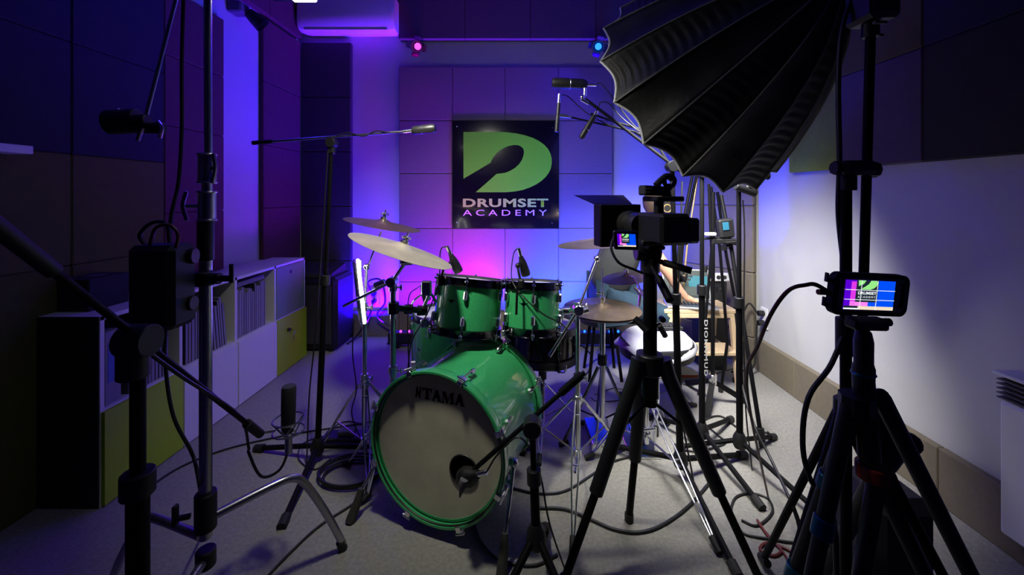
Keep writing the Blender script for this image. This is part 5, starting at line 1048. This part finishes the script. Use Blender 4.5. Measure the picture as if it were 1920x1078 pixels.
for s in (-1, 1):
    e = MB().cyl(hc+V((0, .105*s, -.02)), (0,1,0), .042, .035, 20).build('ear_cup', M_['black'], t); MB().torus(hc+V((0, .124*s, -.02)), (0,1,0), .026, .004, 24, 6).build('ear_ring', M_['gold'], e)
# stool the person sits on
t = thing('round_stool', 'dark low stool under the person in jeans', 'stool', (.62, 2.92, 0))
MB().cyl((.60, 2.92, .42), (0,0,1), .17, .06, 28).build('seat', M_['black'], t)
for k in range(4):
    a = PI/4+k*PI/2; MB().tube((.60+.10*math.cos(a), 2.92+.10*math.sin(a), .39), (.60+.16*math.cos(a), 2.92+.16*math.sin(a), 0), .011).build('leg', M_['bmetal'], t)
# ================================================================ FLOOR CLUTTER
t = thing('stage_box', 'flat black pedal and box beside the left stand base', 'stage box', fl(660, 826))
q = fl(655, 828); MB().bb((q.x-.13, q.y-.05, 0), (q.x+.10, q.y+.04, .05), .006).build('body', M_['black'], t); MB().bb((q.x-.05, q.y-.03, .05), (q.x+.03, q.y+.02, .075), .004).build('footswitch', M_['chrome'] if 0 else M_['bookgrey'], t)
def cable(label, pts, r=.005, m='cable', name='floor_cable', lift=None):
    P = [fl(x, y, r+.001) if len(p_) == 2 else V(p_) for p_ in pts for x, y in [p_[:2]]]
    return solo(MB().path(P, r, 8), name, M_[m], label, 'cable', 'cables on the carpet')
qc = fl(657, 893)
for k in range(4):
    rr = .115+.008*k; P = [(qc.x+.01*math.sin(k*2)+rr*1.05*math.cos(a), qc.y+.006*k+rr*.78*math.sin(a), .007+.009*(k+1)*.6+.002*math.sin(3*a+k)) for a in [2*PI*j/20+k for j in range(21)]]
    solo(MB().path(P, .0055, 8), 'cable_coil', M_['cable'], ['outermost', 'second', 'third', 'innermost'][3-k]+' turn of the black cable coil left of bass drum', 'cable', 'coiled cable turns')
cable('black cable running from coil down to the bottom edge', [(688, 870), (700, 905), (668, 940), (600, 985), (545, 1035), (492, 1090)], .0045)
cable('black cable crossing behind the tube microphone to the dark left', [(700, 790), (640, 800), (560, 812), (470, 830), (400, 850), (330, 880), (250, 935)], .0045)
cable('thin cable from lit stand to stage box', [(620, 860), (590, 880), (560, 860), (570, 830), (620, 815), (650, 812)], .0035)
cable('thin cable looping right of the left stand', [(740, 830), (720, 812), (690, 800), (655, 790), (628, 800), (620, 830)], .0035)
cable('thick cable sweeping in front of the splash stand', [(1010, 952), (1060, 955), (1110, 975), (1150, 992), (1195, 998), (1240, 985), (1290, 950), (1330, 905)], .006)
cable('cable arc on carpet near the kick stand', [(890, 985), (905, 1020), (940, 1050), (1000, 1060), (1045, 1040)], .005)
cable('cable from bass drum to hi-hat pedal', [(960, 915), (1010, 925), (1060, 920), (1110, 890), (1150, 865), (1210, 850)], .005)
cable('cable behind snare stand curving right', [(1060, 720), (1100, 700), (1110, 672), (1096, 652), (1080, 645)], .006)
cable('thin wire loop on bright carpet by hi-hat', [(1115, 740), (1150, 728), (1175, 735), (1160, 750), (1120, 752), (1108, 745)], .003)
cable('thin wire toward the drum throne', [(1195, 700), (1250, 712), (1300, 722), (1345, 700), (1380, 690)], .003)
cable('cable wandering right of the stands to skirting', [(1380, 800), (1350, 780), (1320, 790), (1345, 815), (1360, 830), (1330, 842)], .005)
cable('cable loop right of the camera tripod', [(1368, 960), (1380, 932), (1410, 925), (1440, 935), (1448, 960), (1420, 985), (1390, 975)], .0045)
cable('second loop of cable right of camera tripod', [(1375, 975), (1395, 1000), (1440, 1010), (1500, 1018), (1560, 1015)], .0045)
cable('red cable tangled on the floor near the bottom right', [(1420, 975), (1440, 1005), (1465, 1030), (1450, 1042), (1425, 1030), (1440, 1018), (1480, 1032), (1510, 1060), (1530, 1085)], .005, 'redcable')
cable('second red cable strand beside the red tangle', [(1425, 985), (1450, 1015), (1475, 1045), (1490, 1085)], .0045, 'redcable')
cable('thin cable lying along the right skirting', [(1455, 712), (1480, 714), (1500, 728), (1508, 752)], .003)
solo(MB().path([at(1392, 640, 2.0), at(1392, 720, 1.95), at(1415, 800, 1.8), at(1445, 860, 1.7), at(1490, 960, 1.5), fl(1512, 1060)], .006, 8), 'power_cable', M_['cable'], 'thick black cable slanting down from the light stand to floor', 'cable')
solo(MB().path([at(1470, 600, 1.6), at(1445, 650, 1.65), at(1425, 720, 1.7), at(1408, 800, 1.65), at(1415, 900, 1.45), fl(1430, 1085)], .0055, 8), 'power_cable', M_['cable'], 'black cable bowing left of the light stand pole', 'cable') if 0 else None
solo(MB().path([at(1393, 375, 1.93), at(1396, 440, 1.93), at(1395, 600, 1.93), at(1398, 760, 1.93), fl(1410, 880)], .0035, 6), 'power_cable', M_['cable'], 'thin cable running down beside the softbox light stand', 'cable')
solo(MB().path([at(1279, 340, 1.85), at(1275, 480, 1.83), at(1268, 640, 1.84), at(1275, 760, 1.84), fl(1300, 900)], .004, 6), 'microphone_cable', M_['cable'], 'thin cable hanging along the overhead boom stand', 'cable')
solo(MB().path([TP+V((-.005,-.03,-.04)), at(606, 420, 1.93), at(592, 620, 1.94), at(580, 740, 1.95), fl(575, 870)], .0035, 6), 'microphone_cable', M_['cable'], 'thin cable hanging beside the tall left microphone stand', 'cable')
solo(MB().path([at(664, 600, 1.97), at(661, 660, 1.97), at(668, 730, 1.97), at(660, 780, 1.97), fl(690, 850)], .003, 6), 'stand_wire', M_['cable'], 'thin wire hanging from the glowing glare ring', 'cable')
for o in bpy.data.objects:
    if '_w' in o: del o['_w']
